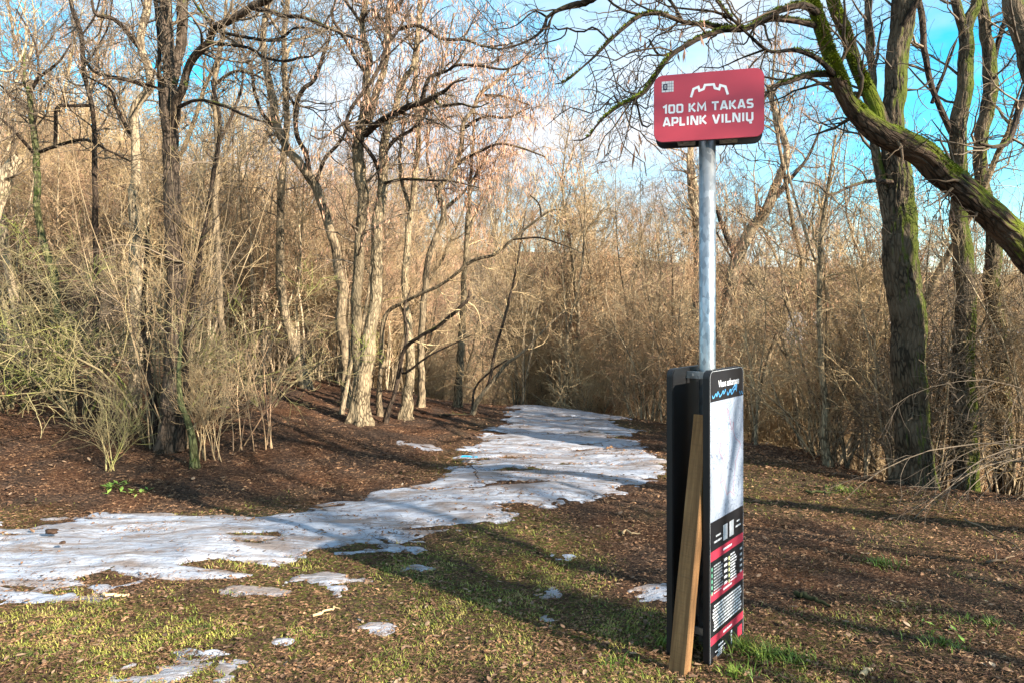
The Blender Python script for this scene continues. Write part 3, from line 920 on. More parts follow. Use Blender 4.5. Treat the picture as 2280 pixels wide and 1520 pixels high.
# --- the twin stemmed tree left of the path
make_hero('twin_stem_tree', 'tall sunlit twin-stemmed tree with a pale foot at the left side of the path', (797, 940),
  [[(797, 940, 0, 46), (806, 860, 0, 42), (818, 790, 0, 38), (828, 724, 0, 30), (834, 647, .1, 28), (842, 540, .1, 26), (848, 456, .1, 24), (850, 395, .1, 23), (852, 329, .15, 22), (860, 297, .2, 20), (877, 250, .2, 18), (888, 197, .2, 16), (903, 171, .2, 15), (920, 140, .2, 12), (930, 60, .2, 10), (940, -60, .2, 8)],
   [(806, 850, .02, 30), (797, 760, .0, 26), (795, 685, .0, 25), (801, 590, .0, 25), (804, 506, .0, 25), (810, 437, .0, 27), (804, 388, .0, 28), (800, 342, .0, 26), (806, 289, .0, 24), (816, 237, -.05, 20), (817, 179, -.05, 18), (821, 131, -.1, 16), (810, 97, -.1, 15), (803, 50, -.1, 14), (813, 0, -.1, 14), (825, -100, -.1, 10)],
   [(820, 275, 0, 18), (834, 231, .1, 18), (847, 189, .2, 17), (858, 153, .2, 16), (863, 118, .2, 16), (861, 66, .2, 16), (868, 0, .25, 16), (880, -120, .3, 12)],
   [(845, 390, .1, 11), (834, 358, -.1, 10), (808, 321, -.25, 10), (789, 297, -.35, 10), (771, 282, -.4, 10), (771, 268, -.4, 9), (784, 237, -.4, 9), (818, 195, -.4, 8), (845, 150, -.35, 8), (860, 105, -.3, 8), (887, 68, -.3, 6), (920, 10, -.3, 4)],
   [(771, 270, -.4, 8), (745, 290, -.5, 6), (715, 310, -.6, 5), (690, 300, -.6, 3)],
   [(812, 300, 0, 20), (839, 274, -.2, 17), (876, 255, -.4, 16), (913, 237, -.6, 15), (939, 229, -.7, 14), (966, 216, -.8, 12), (992, 203, -.9, 9), (1010, 185, -1, 6), (1040, 176, -1, 4)],
   [(939, 226, -.7, 10), (955, 176, -.8, 10), (997, 158, -.9, 9), (1018, 145, -1, 8), (1071, 147, -1.1, 7), (1124, 155, -1.2, 5), (1160, 140, -1.3, 3)],
   [(966, 216, -.8, 8), (980, 235, -.9, 7), (1020, 232, -1, 6), (1060, 240, -1.1, 4), (1090, 228, -1.1, 3)],
   [(886, 66, .2, 10), (925, 57, 0, 9), (950, 66, -.1, 9), (985, 86, -.2, 8), (1040, 90, -.3, 7), (1080, 104, -.4, 5), (1140, 98, -.5, 3)],
   [(868, 30, .2, 12), (890, 10, .1, 10), (915, -40, .1, 8)],
   [(803, 50, -.1, 9), (825, 22, -.2, 7), (845, 40, -.3, 5), (858, 70, -.3, 4)],
   [(812, 160, -.1, 10), (785, 120, -.2, 9), (760, 75, -.3, 8), (740, 40, -.35, 6), (748, 0, -.4, 5), (765, -40, -.4, 4)],
   [(805, 55, -.1, 9), (790, 30, -.1, 8), (770, 0, -.1, 7), (755, -40, -.1, 5)],
   [(850, 410, .1, 10), (900, 400, -.2, 7), (960, 402, -.4, 6), (1010, 405, -.5, 5), (1070, 420, -.6, 3)],
   [(850, 350, .2, 12), (880, 310, .2, 10), (915, 290, .1, 9), (945, 260, 0, 8), (960, 230, 0, 6)]],
  M['bark_pale'], M['limb_dark'], M['twig_grey'], seed=31, wscale=.88, k0=56, amp=.15, tw=(6, 6, 4), tl=((.5, 1.2), (.22, .55), (.1, .26)), pods=3000, twig_up=.02)
make_hero('sapling', 'yellowish sapling leaning against the pale foot of the twin-stemmed tree', (757, 920),
  [[(757, 920, 0, 10), (776, 838, 0, 9), (795, 769, 0, 8), (812, 700, 0, 7), (825, 600, 0, 5), (838, 480, 0, 3)]],
  M['bark_tan'], M['bark_tan'], M['twig_tan'], seed=32, k0=10, tw=(3, 3, 3))
make_hero('crooked_tree', 'crooked S-bent tree behind the twin-stemmed one, branches full of seed pods', (935, 905),
  [[(935, 905, 1.5, 17), (940, 760, 1.5, 15), (948, 640, 1.5, 14), (955, 571, 1.5, 13), (970, 525, 1.5, 13), (986, 494, 1.5, 13), (986, 464, 1.5, 13), (974, 426, 1.5, 12), (1005, 388, 1.5, 12), (1013, 363, 1.5, 11), (1029, 329, 1.5, 10), (1034, 276, 1.5, 10), (1055, 245, 1.5, 9), (1071, 210, 1.5, 9), (1110, 179, 1.5, 7), (1150, 142, 1.5, 5), (1190, 120, 1.5, 3)],
   [(1034, 285, 1.5, 8), (1080, 260, 1.3, 6), (1130, 262, 1.2, 5), (1180, 240, 1.1, 3)],
   [(1012, 365, 1.5, 8), (1060, 340, 1.3, 7), (1110, 322, 1.1, 6), (1160, 330, 1.0, 5), (1215, 350, .9, 3)],
   [(1071, 212, 1.5, 6), (1120, 215, 1.5, 5), (1180, 235, 1.5, 3)],
   [(986, 470, 1.5, 8), (1040, 420, 1.6, 6), (1080, 350, 1.7, 5), (1120, 300, 1.8, 3)],
   [(975, 430, 1.5, 7), (950, 350, 1.6, 6), (960, 260, 1.7, 5), (980, 140, 1.8, 4)]],
  M['bark_slim'], M['limb_dark'], M['twig_warm'], seed=33, k0=14, tw=(6, 6, 4), tl=((.5, 1.2), (.22, .55), (.1, .26)), pods=3400, twig_up=.0)
make_hero('black_branch_tree', 'small dark tree with one thick black bent branch, right of the pale trunk', (854, 942),
  [[(854, 942, 0, 14), (866, 905, 0, 12), (879, 868, 0, 12), (890, 820, 0, 12), (898, 785, 0, 12), (913, 765, -.1, 11), (940, 748, -.2, 11), (974, 727, -.3, 11), (1005, 702, -.4, 11), (1028, 681, -.5, 11), (1042, 668, -.5, 9), (1047, 647, -.5, 6)],
   [(893, 815, 0, 8), (902, 830, -.1, 8), (955, 792, -.3, 6), (1000, 770, -.4, 5), (1051, 746, -.5, 3)],
   [(898, 785, 0, 9), (906, 740, .1, 7), (900, 690, .2, 5), (915, 640, .3, 3)]],
  M['limb_dark'], M['limb_dark'], M['twig_tan'], seed=34, wscale=.75, k0=14, tw=(3.5, 4, 3), tl=((.3, .9), (.2, .5), (.1, .2)))
make_hero('sweeping_tree', 'low tree whose long bough sweeps up to the right over the path edge', (845, 925),
  [[(845, 925, .5, 16), (850, 820, .5, 15), (856, 708, .5, 12), (909, 670, .3, 10), (932, 659, .2, 9), (993, 628, 0, 9), (1051, 582, -.2, 9), (1100, 567, -.3, 8), (1142, 533, -.4, 7), (1184, 498, -.5, 7), (1230, 468, -.6, 5), (1262, 470, -.6, 3)],
   [(1142, 533, -.4, 6), (1200, 530, -.5, 5), (1250, 545, -.6, 4), (1290, 560, -.6, 2)],
   [(1205, 484, -.5, 5), (1200, 455, -.5, 4), (1180, 435, -.5, 3)]],
  M['bark_slim'], M['limb_dark'], M['twig_tan'], seed=35, wscale=.8, k0=14, tw=(4, 5, 3), tl=((.3, 1.0), (.2, .5), (.1, .2)))
make_hero('slanting_tree', 'dark multi-branched tree slanting to the right at the left rim of the path', (1047, 922),
  [[(1047, 922, 0, 14), (1063, 895, 0, 13), (1081, 868, 0, 12), (1127, 811, 0, 9), (1165, 781, -.1, 7), (1222, 723, -.2, 5), (1260, 690, -.2, 3)],
   [(1081, 868, 0, 9), (1092, 840, 0, 8), (1104, 773, .1, 8), (1119, 723, .1, 7), (1138, 647, .2, 7), (1150, 594, .2, 6), (1161, 533, .3, 5), (1170, 470, .3, 3)],
   [(1050, 918, 0, 7), (1060, 860, .2, 6), (1100, 820, .2, 5), (1130, 800, .2, 4)]],
  M['bark_slim'], M['limb_dark'], M['twig_tan'], seed=36, wscale=.8, k0=12, tw=(4, 5, 3), tl=((.3, .9), (.2, .5), (.1, .2)))
make_hero('pale_trunk_tree', 'pale sunlit trunk standing just right of the dark black-branched tree', (906, 932),
  [[(906, 932, .5, 24), (910, 870, .5, 22), (914, 800, .5, 20), (905, 650, .5, 17), (915, 480, .6, 15), (930, 320, .6, 12), (925, 180, .6, 10), (935, 60, .6, 8), (940, -60, .6, 6)],
   [(915, 480, .6, 9), (890, 380, .8, 7), (900, 250, .9, 5)], [(928, 300, .6, 8), (960, 220, .6, 6), (990, 130, .6, 5), (1010, 30, .6, 3)]],
  M['bark_pale'], M['bark_slim'], M['twig_warm'], seed=37, k0=20, tw=(5, 5, 4), pods=1800)
make_hero('far_pale_tree', 'pale straight trunk farther back beside the slanting tree', (1018, 905),
  [[(1018, 905, 1.2, 17), (1022, 820, 1.2, 16), (1030, 680, 1.2, 13), (1040, 520, 1.2, 11), (1050, 380, 1.2, 8), (1055, 240, 1.2, 6)],
   [(1040, 520, 1.2, 7), (1080, 430, 1.2, 5), (1110, 340, 1.2, 3)]],
  M['bark_pale'], M['bark_slim'], M['twig_warm'], seed=38, k0=14, tw=(5, 5, 4), pods=1500)

# --- left side
make_hero('big_tree', 'thick dark many-stemmed tree wrapped in straw-coloured shoots on the left bank', (375, 1000),
  [[(375, 1000, 0, 54), (382, 900, 0, 48), (388, 760, 0, 44), (388, 560, 0, 42), (384, 400, 0, 38), (378, 263, 0, 36), (376, 158, 0, 32), (371, 53, 0, 29), (368, 0, 0, 28), (360, -160, 0, 22)],
   [(384, 190, 0, 24), (398, 105, .1, 22), (410, 53, .1, 24), (416, 0, .1, 24), (425, -120, .15, 18)],
   [(384, 290, 0, 26), (398, 232, -.1, 23), (410, 200, -.2, 21), (418, 168, -.2, 20), (429, 132, -.3, 19), (460, 100, -.4, 18), (468, 78, -.45, 17), (476, 60, -.5, 17), (516, 45, -.6, 17), (555, 21, -.7, 17), (590, 3, -.8, 16), (630, -30, -.9, 12)],
   [(360, 260, .05, 12), (356, 160, .05, 11), (355, 79, .05, 11), (347, 0, .05, 11), (345, -100, .05, 8)],
   [(560, 20, -.7, 12), (592, 24, -.8, 12), (634, 37, -.9, 11), (668, 38, -1, 10), (700, 50, -1.1, 10), (729, 63, -1.2, 8), (760, 74, -1.2, 8), (818, 95, -1.3, 4)],
   [(474, 68, -.5, 9), (537, 82, -.6, 8), (600, 91, -.7, 8), (632, 82, -.8, 7), (658, 63, -.9, 6), (700, 66, -1, 5), (725, 74, -1, 3)],
   [(462, 98, -.45, 9), (511, 100, -.5, 8), (558, 108, -.6, 8), (589, 129, -.7, 7), (632, 137, -.8, 7), (668, 129, -.9, 6), (697, 124, -1, 5), (730, 90, -1, 4)],
   [(476, 62, -.5, 9), (455, 35, -.4, 8), (430, 0, -.3, 7), (410, -60, -.3, 5)],
   [(450, 105, -.4, 8), (446, 70, -.5, 6), (430, 45, -.6, 4)],
   [(396, 240, -.1, 10), (440, 222, -.3, 8), (490, 232, -.4, 8), (530, 250, -.5, 7), (580, 270, -.6, 5), (620, 275, -.6, 3)],
   [(380, 210, 0, 8), (330, 190, -.2, 7), (280, 180, -.4, 6), (240, 175, -.5, 4), (200, 190, -.6, 3)],
   [(400, 1002, -.15, 22), (404, 950, -.15, 20), (412, 880, -.1, 18), (420, 760, 0, 15), (440, 600, .1, 12), (470, 430, .2, 11), (490, 280, .3, 9), (470, 180, .3, 7)],
   [(345, 995, .1, 24), (340, 930, .1, 22), (330, 840, .2, 16), (320, 700, .3, 12), (330, 500, .3, 9)]],
  M['bark_big'], M['limb_dark'], M['twig_grey'], seed=41, wscale=.88, k0=64, amp=.16, tw=(5, 5, 4), tl=((.4, 1.1), (.2, .55), (.1, .25)))
make_hero('leaning_sapling', 'thin yellow-barked stem leaning at the right foot of the many-stemmed tree', (437, 1042),
  [[(437, 1042, 0, 15), (432, 980, 0, 14), (418, 930, 0, 12), (405, 890, 0, 11), (400, 820, .1, 9), (404, 740, .1, 7)]],
  M['bark_green'], M['bark_green'], M['twig_lichen'], seed=42, k0=14, tw=(5, 5, 3))
make_hero('tan_tree', 'tan bent trunk just left of the many-stemmed tree, sunlit at its top', (296, 905),
  [[(296, 905, .8, 24), (300, 750, .8, 22), (302, 500, .8, 20), (300, 316, .8, 19), (302, 250, .8, 19), (318, 216, .8, 18), (334, 190, .8, 18), (331, 150, .8, 17), (315, 110, .8, 16), (318, 71, .8, 16), (329, 0, .8, 16), (335, -140, .8, 12)],
   [(315, 112, .8, 12), (289, 79, .7, 11), (263, 53, .6, 10), (245, 42, .55, 9), (213, 34, .5, 7), (205, 0, .5, 6), (200, -50, .5, 4)],
   [(300, 320, .8, 11), (260, 240, .7, 8), (245, 200, .6, 6), (190, 170, .5, 4)],
   [(330, 195, .8, 9), (280, 178, .6, 8), (210, 160, .5, 6), (180, 120, .4, 4)]],
  M['bark_tan'], M['limb_dark'], M['twig_grey'], seed=43, k0=20, tw=(5, 5, 4))
make_hero('dark_slim_tree', 'thin dark straight trunk between the green mossy stem and the tan bent trunk', (215, 880),
  [[(215, 880, 1, 14), (214, 600, 1, 12), (211, 310, 1, 10), (204, 228, 1, 10), (188, 163, 1, 9), (179, 82, 1, 9), (155, 0, 1, 8), (140, -90, 1, 6)],
   [(185, 150, 1, 6), (215, 110, .9, 5), (240, 60, .8, 4), (250, 0, .8, 3)], [(180, 82, 1, 5), (210, 40, 1, 4), (225, -10, 1, 3)],
   [(205, 235, 1, 8), (160, 236, .9, 7), (128, 240, .9, 8), (124, 300, .9, 8), (122, 330, .9, 7)]],
  M['limb_dark'], M['limb_dark'], M['twig_grey'], seed=44, k0=14, tw=(6, 6, 4))
make_hero('green_stem_tree', 'slim trunk green with moss near the left edge', (150, 890),
  [[(150, 890, .5, 19), (140, 760, .5, 17), (118, 612, .5, 15), (110, 583, .5, 14), (90, 510, .5, 14), (80, 449, .5, 14), (84, 347, .5, 13), (73, 285, .5, 12), (65, 204, .5, 9), (55, 180, .5, 6), (56, 100, .5, 4)],
   [(66, 208, .5, 8), (90, 171, .4, 7), (130, 139, .3, 5), (159, 98, .3, 3)],
   [(86, 172, .4, 6), (82, 110, .4, 5), (60, 60, .4, 4), (35, 20, .4, 3)],
   [(70, 250, .5, 7), (30, 220, .4, 5), (0, 190, .3, 4), (-40, 170, .3, 3)],
   [(82, 350, .5, 8), (40, 300, .3, 7), (0, 265, .2, 6), (-60, 240, .1, 4)],
   [(84, 340, .5, 8), (130, 325, .4, 7), (190, 312, .3, 6), (240, 335, .2, 5), (290, 360, .1, 4)]],
  M['bark_green'], M['limb_dark'], M['twig_grey'], seed=45, k0=16, tw=(6, 6, 4))
make_hero('broken_tree', 'sunlit orange-brown broken trunk bending out of the left edge', (-60, 940),
  [[(-60, 940, 0, 46), (-58, 760, 0, 42), (-40, 560, 0, 38), (-10, 440, 0, 34), (20, 378, 0, 30), (40, 352, 0, 22)],
   [(-20, 470, 0, 18), (-60, 300, 0, 14), (-50, 120, 0, 12), (-20, 30, 0, 9), (10, -60, 0, 6)],
   [(-50, 130, 0, 8), (20, 160, -.1, 6), (55, 110, -.1, 5), (60, 60, -.1, 4)]],
  M['bark_tan'], M['bark_tan'], M['twig_grey'], seed=46, k0=20, tw=(5, 6, 4))
make_hero('curving_tree', 'tall trunk curving from lower right to upper left between the two biggest left trees', (772, 905),
  [[(772, 905, 1.0, 24), (765, 760, 1.0, 22), (756, 620, 1.0, 21), (750, 563, 1.0, 20), (734, 514, 1.0, 20), (707, 430, 1.0, 20), (686, 388, 1.0, 19), (637, 329, 1.0, 18), (621, 289, 1.0, 18), (610, 237, 1.0, 17), (597, 189, 1.0, 15), (589, 132, 1.0, 13), (589, 53, 1.0, 12), (597, 0, 1.0, 11), (605, -100, 1, 8)],
   [(612, 285, 1, 9), (582, 250, 1, 8), (568, 210, 1, 8), (560, 158, 1, 8), (540, 110, 1, 6), (520, 60, 1, 5), (530, 10, 1, 4)],
   [(690, 392, 1.0, 12), (682, 340, .9, 12), (662, 300, .8, 11), (658, 237, .8, 10), (676, 200, .7, 9), (702, 179, .7, 8), (722, 120, .6, 7), (735, 80, .6, 5), (742, 30, .6, 4)],
   [(658, 240, .8, 7), (640, 200, .8, 5), (650, 150, .8, 4)],
   [(700, 420, 1, 9), (720, 360, .9, 8), (755, 320, .8, 7), (780, 270, .8, 5)]],
  M['bark_slim'], M['limb_dark'], M['twig_grey'], seed=47, k0=18, tw=(5.5, 6, 4), pods=150)
make_hero('slim_grey_tree', 'slim grey tree right behind the many-stemmed one, its fork leaning right', (500, 905),
  [[(500, 905, 1, 17), (490, 700, 1, 15), (480, 470, 1, 13), (485, 360, 1, 12), (478, 260, 1, 11), (476, 190, 1, 11), (488, 130, 1, 9), (500, 60, 1, 7), (505, -20, 1, 5)],
   [(478, 190, 1, 8), (520, 160, .9, 7), (560, 165, .8, 6), (600, 185, .7, 4)],
   [(484, 330, 1, 7), (520, 250, 1, 6), (540, 180, 1, 5), (530, 90, 1, 3)]],
  M['bark_slim'], M['limb_dark'], M['twig_grey'], seed=48, k0=14, tw=(6, 6, 4))

# straw-coloured shoots standing round the big tree
def shoots(px, py, n, H, rad, name, lab, seed, mat, spread=.12, group='tall straw-coloured shoots'):
    g = np.random.default_rng(seed)
    B = hit(px, py)
    root = empty(name, B)
    tag(root, lab, 'shoots')
    a = g.uniform(0, 6.28, n); r = rad * np.sqrt(g.random(n))
    S = np.stack([B[0] + r * np.cos(a), B[1] - .12 + r * np.sin(a) * .5, np.full(n, B[2] - .05)], -1)
    D = unit(np.stack([g.normal(0, spread, n), g.normal(0, spread * .7, n), np.ones(n)], -1))
    L = H * g.uniform(.45, 1, n)
    Q = np.zeros((n, 15, 3)); Q[:, 0] = S
    for s in range(14):
        D = unit(D + .055 * g.normal(size=D.shape) + np.array([0, 0, .03]))
        Q[:, s + 1] = Q[:, s] + D * (L / 14)[:, None]
    rr = g.uniform(.004, .011, n)
    RR = rr[:, None] * np.linspace(1, .25, 15)
    geo = Geo(); geo.tube(Q, RR, 4)
    o = link('stems', geo.mesh('stems', mat, True, B)); o.parent = root; o.matrix_parent_inverse.identity(); o['kind'] = 'stuff'
    geo = Geo()
    P2, R2 = grow(g, Q, RR, 7, (.2, .8), (.3, 1), (25, 60), 5, .2, .1, .6, .004, .0018)
    geo.tube(P2, R2, 3)
    P3, R3 = grow(g, P2, R2, 4, (.1, .35), (.2, 1), (25, 60), 3, .2, .05, .7, .003, .0015)
    geo.tube(P3, R3, 3)
    o = link('twigs', geo.mesh('twigs', mat, True, B)); o.parent = root; o.matrix_parent_inverse.identity(); o['kind'] = 'stuff'
shoots(392, 990, 34, 4.3, .24, 'trunk_shoots', 'dense tall straw-coloured shoots climbing in front of the many-stemmed tree', 51, M['twig_tan'])
shoots(478, 1015, 12, 1.2, .15, 'low_shoots', 'clump of knee-high straight shoots right of the leaning sapling', 52, M['twig_tan'], .22)
shoots(560, 985, 9, 1.6, .3, 'bank_shoots', 'loose thin shoots on the sunny part of the bank', 53, M['twig_warm'], .3)
shoots(262, 1040, 7, .8, .05, 'stub_shoots', 'small pale broken shoots standing alone in the brown leaves', 54, M['twig_lichen'], .3)
shoots(290, 985, 6, .9, .04, 'forked_shoots', 'little forked bare shoots left of the big tree foot', 55, M['twig_grey'], .3)

# --- template trees and shrubs for the thicket
def template_tree(seed, H, r0, lean=.1, limbs=9, crown_t=.35, tw=(6, 5, 3), lenf=(.18, .34), up=.12):
    g = np.random.default_rng(seed)
    n = 16
    D = unit(np.array([[g.normal(0, lean), g.normal(0, lean), 1.0]]))
    P = np.zeros((1, n, 3)); P[0, 0] = (0, 0, -.15)
    for s in range(n - 1):
        D = unit(D + .10 * g.normal(size=(1, 3)) + np.array([0, 0, .06]))
        P[:, s + 1] = P[:, s] + D * H / (n - 1)
    R = (r0 * (1 - np.linspace(0, 1, n) * .88))[None]
    R[0, 0] *= 1.5; R[0, 1] *= 1.08
    tr = Geo(); tr.tube(P, R, 9)
    P1, R1 = grow(g, P, R, limbs, (H * lenf[0], H * lenf[1]), (crown_t, .97), (25, 60), 9, .22, up, .6, r0 * .5, .006, .05)
    tr.tube(P1, R1, 6)
    cr = Geo()
    P2, R2 = grow(g, P1, R1, tw[0], (.4, 1.2), (.2, 1), (30, 65), 6, .26, .07, .55, .016, .003, .1)
    P2b, R2b = grow(g, P, R, limbs + 6, (.4, 1.3), (.3, 1), (35, 75), 6, .26, .08, .3, .014, .003, .1)
    P2 = np.concatenate([P2, P2b]); R2 = np.concatenate([R2, R2b])
    cr.tube(P2, R2, 4)
    P3, R3 = grow(g, P2, R2, tw[1], (.2, .55), (.2, 1), (30, 65), 4, .26, .05, .6, .006, .0028, .1)
    cr.tube(P3, R3, 3)
    P4, R4 = grow(g, P3, R3, tw[2], (.08, .25), (.2, 1), (25, 60), 2, .2, .03, .7, .004, .0024)
    cr.tube(P4, R4, 3)
    return tr, cr, P4.reshape(-1, 3), g

def template_shrub(seed, H, n, spread, droop, tw=(9, 5, 3)):
    g = np.random.default_rng(seed)
    a = g.uniform(0, 6.28, n); r = .18 * np.sqrt(g.random(n))
    P = np.zeros((n, 11, 3)); P[:, 0] = np.stack([r * np.cos(a), r * np.sin(a), np.full(n, -.08)], -1)
    sp = spread * g.uniform(.2, 1.2, n)
    D = unit(np.stack([sp * np.cos(a), sp * np.sin(a), np.ones(n)], -1))
    L = H * g.uniform(.5, 1.1, n)
    for s in range(10):
        D = unit(D + .12 * g.normal(size=D.shape) + np.array([0, 0, .06 - droop * s * .03]))
        P[:, s + 1] = P[:, s] + D * (L / 10)[:, None]
    rr = g.uniform(.006, .020, n)
    R = rr[:, None] * np.linspace(1, .2, 11)
    st = Geo(); st.tube(P, R, 5)
    cr = Geo()
    P2, R2 = grow(g, P, R, tw[0], (.4, 1.2), (.2, 1), (25, 65), 6, .24, .05 - droop * .05, .55, .008, .0028, .06)
    cr.tube(P2, R2, 3)
    P3, R3 = grow(g, P2, R2, tw[1], (.15, .5), (.15, 1), (25, 65), 4, .24, .03, .65, .005, .0025, .06)
    cr.tube(P3, R3, 3)
    P4, R4 = grow(g, P3, R3, tw[2], (.08, .22), (.2, 1), (25, 60), 2, .2, .02, .7, .0035, .0022)
    cr.tube(P4, R4, 3)
    return st, cr

TREES = []
for k, (H, r0, lean, limbs, ct, bm, tm, npod) in enumerate([
        (10.0, .085, .10, 9, .35, 'bark_slim', 'twig_grey', 0), (8.5, .07, .16, 9, .30, 'bark_slim', 'twig_warm', 700),
        (11.5, .105, .08, 10, .40, 'bark_slim', 'twig_dim', 0), (7.5, .055, .2, 8, .25, 'bark_tan', 'twig_warm', 600),
        (9.5, .08, .13, 10, .30, 'bark_tan', 'twig_dim', 500)]):
    tr, cr, tips, g = template_tree(100 + k, H, r0, lean, limbs, ct)
    tm_ = tr.mesh('trunk', M[bm]); cm_ = cr.mesh('crown', M[tm])
    pm_ = None
    if npod:
        cen = tips[g.choice(len(tips), npod // 4, replace=False)]
        p = np.repeat(cen, 4, 0) + g.normal(0, .06, (npod // 4 * 4, 3))
        L = g.uniform(.08, .14, len(p)); yaw = g.uniform(0, 6.28, len(p))
        s = np.stack([np.cos(yaw), np.sin(yaw), 0 * yaw], -1) * .009
        dn = np.array([0, 0, -1.0])
        V = np.stack([p, p + dn * (L * .5)[:, None] + s, p + dn * L[:, None], p + dn * (L * .5)[:, None] - s], 1).reshape(-1, 3)
        pm_ = mesh_np('seed_pods', V, np.arange(len(p))[:, None] * 4 + np.array([0, 1, 2, 3]), M['pod'], False)
    TREES.append((tm_, cm_, pm_, H))
SHRUBS = []
for k, (H, n, sp, dr, m1, m2) in enumerate([
        (3.0, 20, .45, .5, 'bark_tan', 'twig_tan'), (2.4, 22, .65, .9, 'twig_tan', 'twig_warm'), (3.8, 16, .30, .2, 'bark_tan', 'twig_tan'),
        (2.6, 14, .9, 1.2, 'twig_lichen', 'twig_lichen'), (3.2, 18, .5, .5, 'bark_slim', 'twig_grey')]):
    st, cr = template_shrub(200 + k, H, n, sp, dr)
    SHRUBS.append((st.mesh('stems', M[m1]), cr.mesh('twigs', M[m2]), H))

SAPS = []
def template_sapling(seed, H, n, r0, lean):
    g = np.random.default_rng(seed)
    P = np.zeros((n, 14, 3)); P[:, 0] = g.normal(0, .06, (n, 3)); P[:, 0, 2] = -.1
    D = unit(np.stack([g.normal(0, lean, n), g.normal(0, lean, n), np.ones(n)], -1))
    L = H * g.uniform(.65, 1.05, n)
    for s in range(13):
        D = unit(D + .07 * g.normal(size=D.shape) + np.array([0, 0, .07]))
        P[:, s + 1] = P[:, s] + D * (L / 13)[:, None]
    R = r0 * g.uniform(.55, 1.1, n)[:, None] * np.linspace(1, .15, 14)
    st = Geo(); st.tube(P, R, 6)
    cr = Geo()
    P2, R2 = grow(g, P, R, int(26 / n ** .5), (.4, 1.3), (.18, 1), (25, 60), 7, .2, .07, .5, .009, .0028, .06)
    cr.tube(P2, R2, 4)
    P3, R3 = grow(g, P2, R2, 6, (.15, .5), (.15, 1), (25, 65), 4, .24, .03, .65, .005, .0026, .06)
    cr.tube(P3, R3, 3)
    P4, R4 = grow(g, P3, R3, 3, (.08, .22), (.2, 1), (25, 60), 2, .2, .02, .7, .0035, .0023)
    cr.tube(P4, R4, 3)
    return st, cr
for k, (H, n, r0, lean, m1, m2) in enumerate([(5.0, 3, .030, .10, 'bark_tan', 'twig_tan'), (6.2, 2, .036, .08, 'bark_slim', 'twig_tan'),
        (4.2, 5, .022, .18, 'bark_tan', 'twig_warm'), (5.6, 1, .042, .06, 'bark_tan', 'twig_warm')]):
    st, cr = template_sapling(300 + k, H, n, r0, lean)
    SAPS.append((st.mesh('trunk', M[m1]), cr.mesh('crown', M[m2]), H))

def put(parts, name, lab, cat, group, x, y, rz, s, tilt=(0, 0), kinds=()):
    root = empty(name, (x, y, tz(x, y)))
    root.rotation_euler = (tilt[0], tilt[1], rz)
    root.scale = (s, s, s)
    tag(root, lab, cat, group)
    for pn, me in parts:
        if me is None:
            continue
        o = bpy.data.objects.new(pn, me)
        col.objects.link(o)
        o.parent = root
        if pn in ('crown', 'seed_pods', 'twigs', 'stems'):
            o['kind'] = 'stuff'
    return root

def zone(x, y):
    """which part of the wood a point lies in, or None where the photo shows open ground"""
    dl = float(d_left(np.array([x]), np.array([y]))[0]); dr = float(d_right(np.array([x]), np.array([y]))[0])
    if dl > 0 and not (y > 24 and x / y * F > -60):
        px = 1140 + x / y * F
        if px < 620:
            return 'bank' if y > 11.0 and dl > 3.8 else None
        return 'bank' if (dl > 2.2 and y > 11.5) else None
    if dl > 0:
        return 'end'
    if dr > .35:
        return 'slope' if x > 1.9 else ('end' if y > 13.6 else None)
    return None

BINS = [(230, 'at the far left'), (500, 'behind the many-stemmed big tree'), (740, 'between many-stemmed and twin-stemmed trees'),
        (1000, 'behind the pale-footed twin-stemmed tree'), (1230, 'behind the slanting tree by the path'), (1440, 'beyond the snowy path end'), (1690, 'behind the signpost'),
        (1940, 'between map panel and thick mossy trunk'), (2120, 'behind the thick mossy trunk'), (9999, 'among the dark trunks at right edge')]
DEPTH = [(11.5, 'at the thicket front'), (16, 'mid thicket'), (999, 'deep in the thicket')]
def where(kind, x, y):
    px = 1140 + x / y * F
    pl_ = next(t for lim, t in BINS if px < lim)
    dp = next(t for lim, t in DEPTH if y < lim)
    return '%s %s, %s' % (kind, pl_, dp), kind + 's ' + pl_ + ', ' + dp
g = np.random.default_rng(17)
def scatter(n, y0, y1, mind, seed, power=1.0, xr=760):
    g = np.random.default_rng(seed)
    out = []
    tries = 0
    while len(out) < n and tries < 60000:
        tries += 1
        y = y0 + (y1 - y0) * g.random() ** power
        x = g.uniform(-1240, 1240) / F * y
        z = zone(x, y)
        if not z:
            continue
        if any((x - a) ** 2 + (y - b_) ** 2 < mind ** 2 for a, b_, _ in out):
            continue
        out.append((x, y, z))
    return out
tree_sites = [q for q in scatter(100, 8.0, 30, .85, 5, 1.3) if not (q[2] == 'slope' and d_right(np.array([q[0]]), np.array([q[1]]))[0] < 3.0 and q[0] < 6.5 and (int(q[0] * 100) % 2))]
g3 = np.random.default_rng(55)
extra_n = 0
while extra_n < 34:
    y = g3.uniform(9.5, 22); x = (g3.uniform(1640, 2330) - 1140) / F * y
    if zone(x, y) == 'slope' and d_right(np.array([x]), np.array([y]))[0] > 1.6 and all((x - a_) ** 2 + (y - b_) ** 2 > .5 for a_, b_, _ in tree_sites):
        tree_sites.append((x, y, 'slope')); extra_n += 1
for i, (x, y, z) in enumerate(tree_sites):
    t = TREES[g.integers(len(TREES))] if z != 'end' else TREES[g.choice([0, 1, 3, 4])]
    px = 1140 + x / y * F
    wl = where('bare tree' if t[2] is None else 'pod-hung bare tree', x, y)
    s = g.uniform(.62, .92) * (1.0 if px < 700 else .8)
    put((('trunk', t[0]), ('crown', t[1]), ('seed_pods', t[2])), 'bare_tree', wl[0], 'tree', wl[1], x, y, g.uniform(0, 6.28), s, (g.normal(0, .07), g.normal(0, .07)))
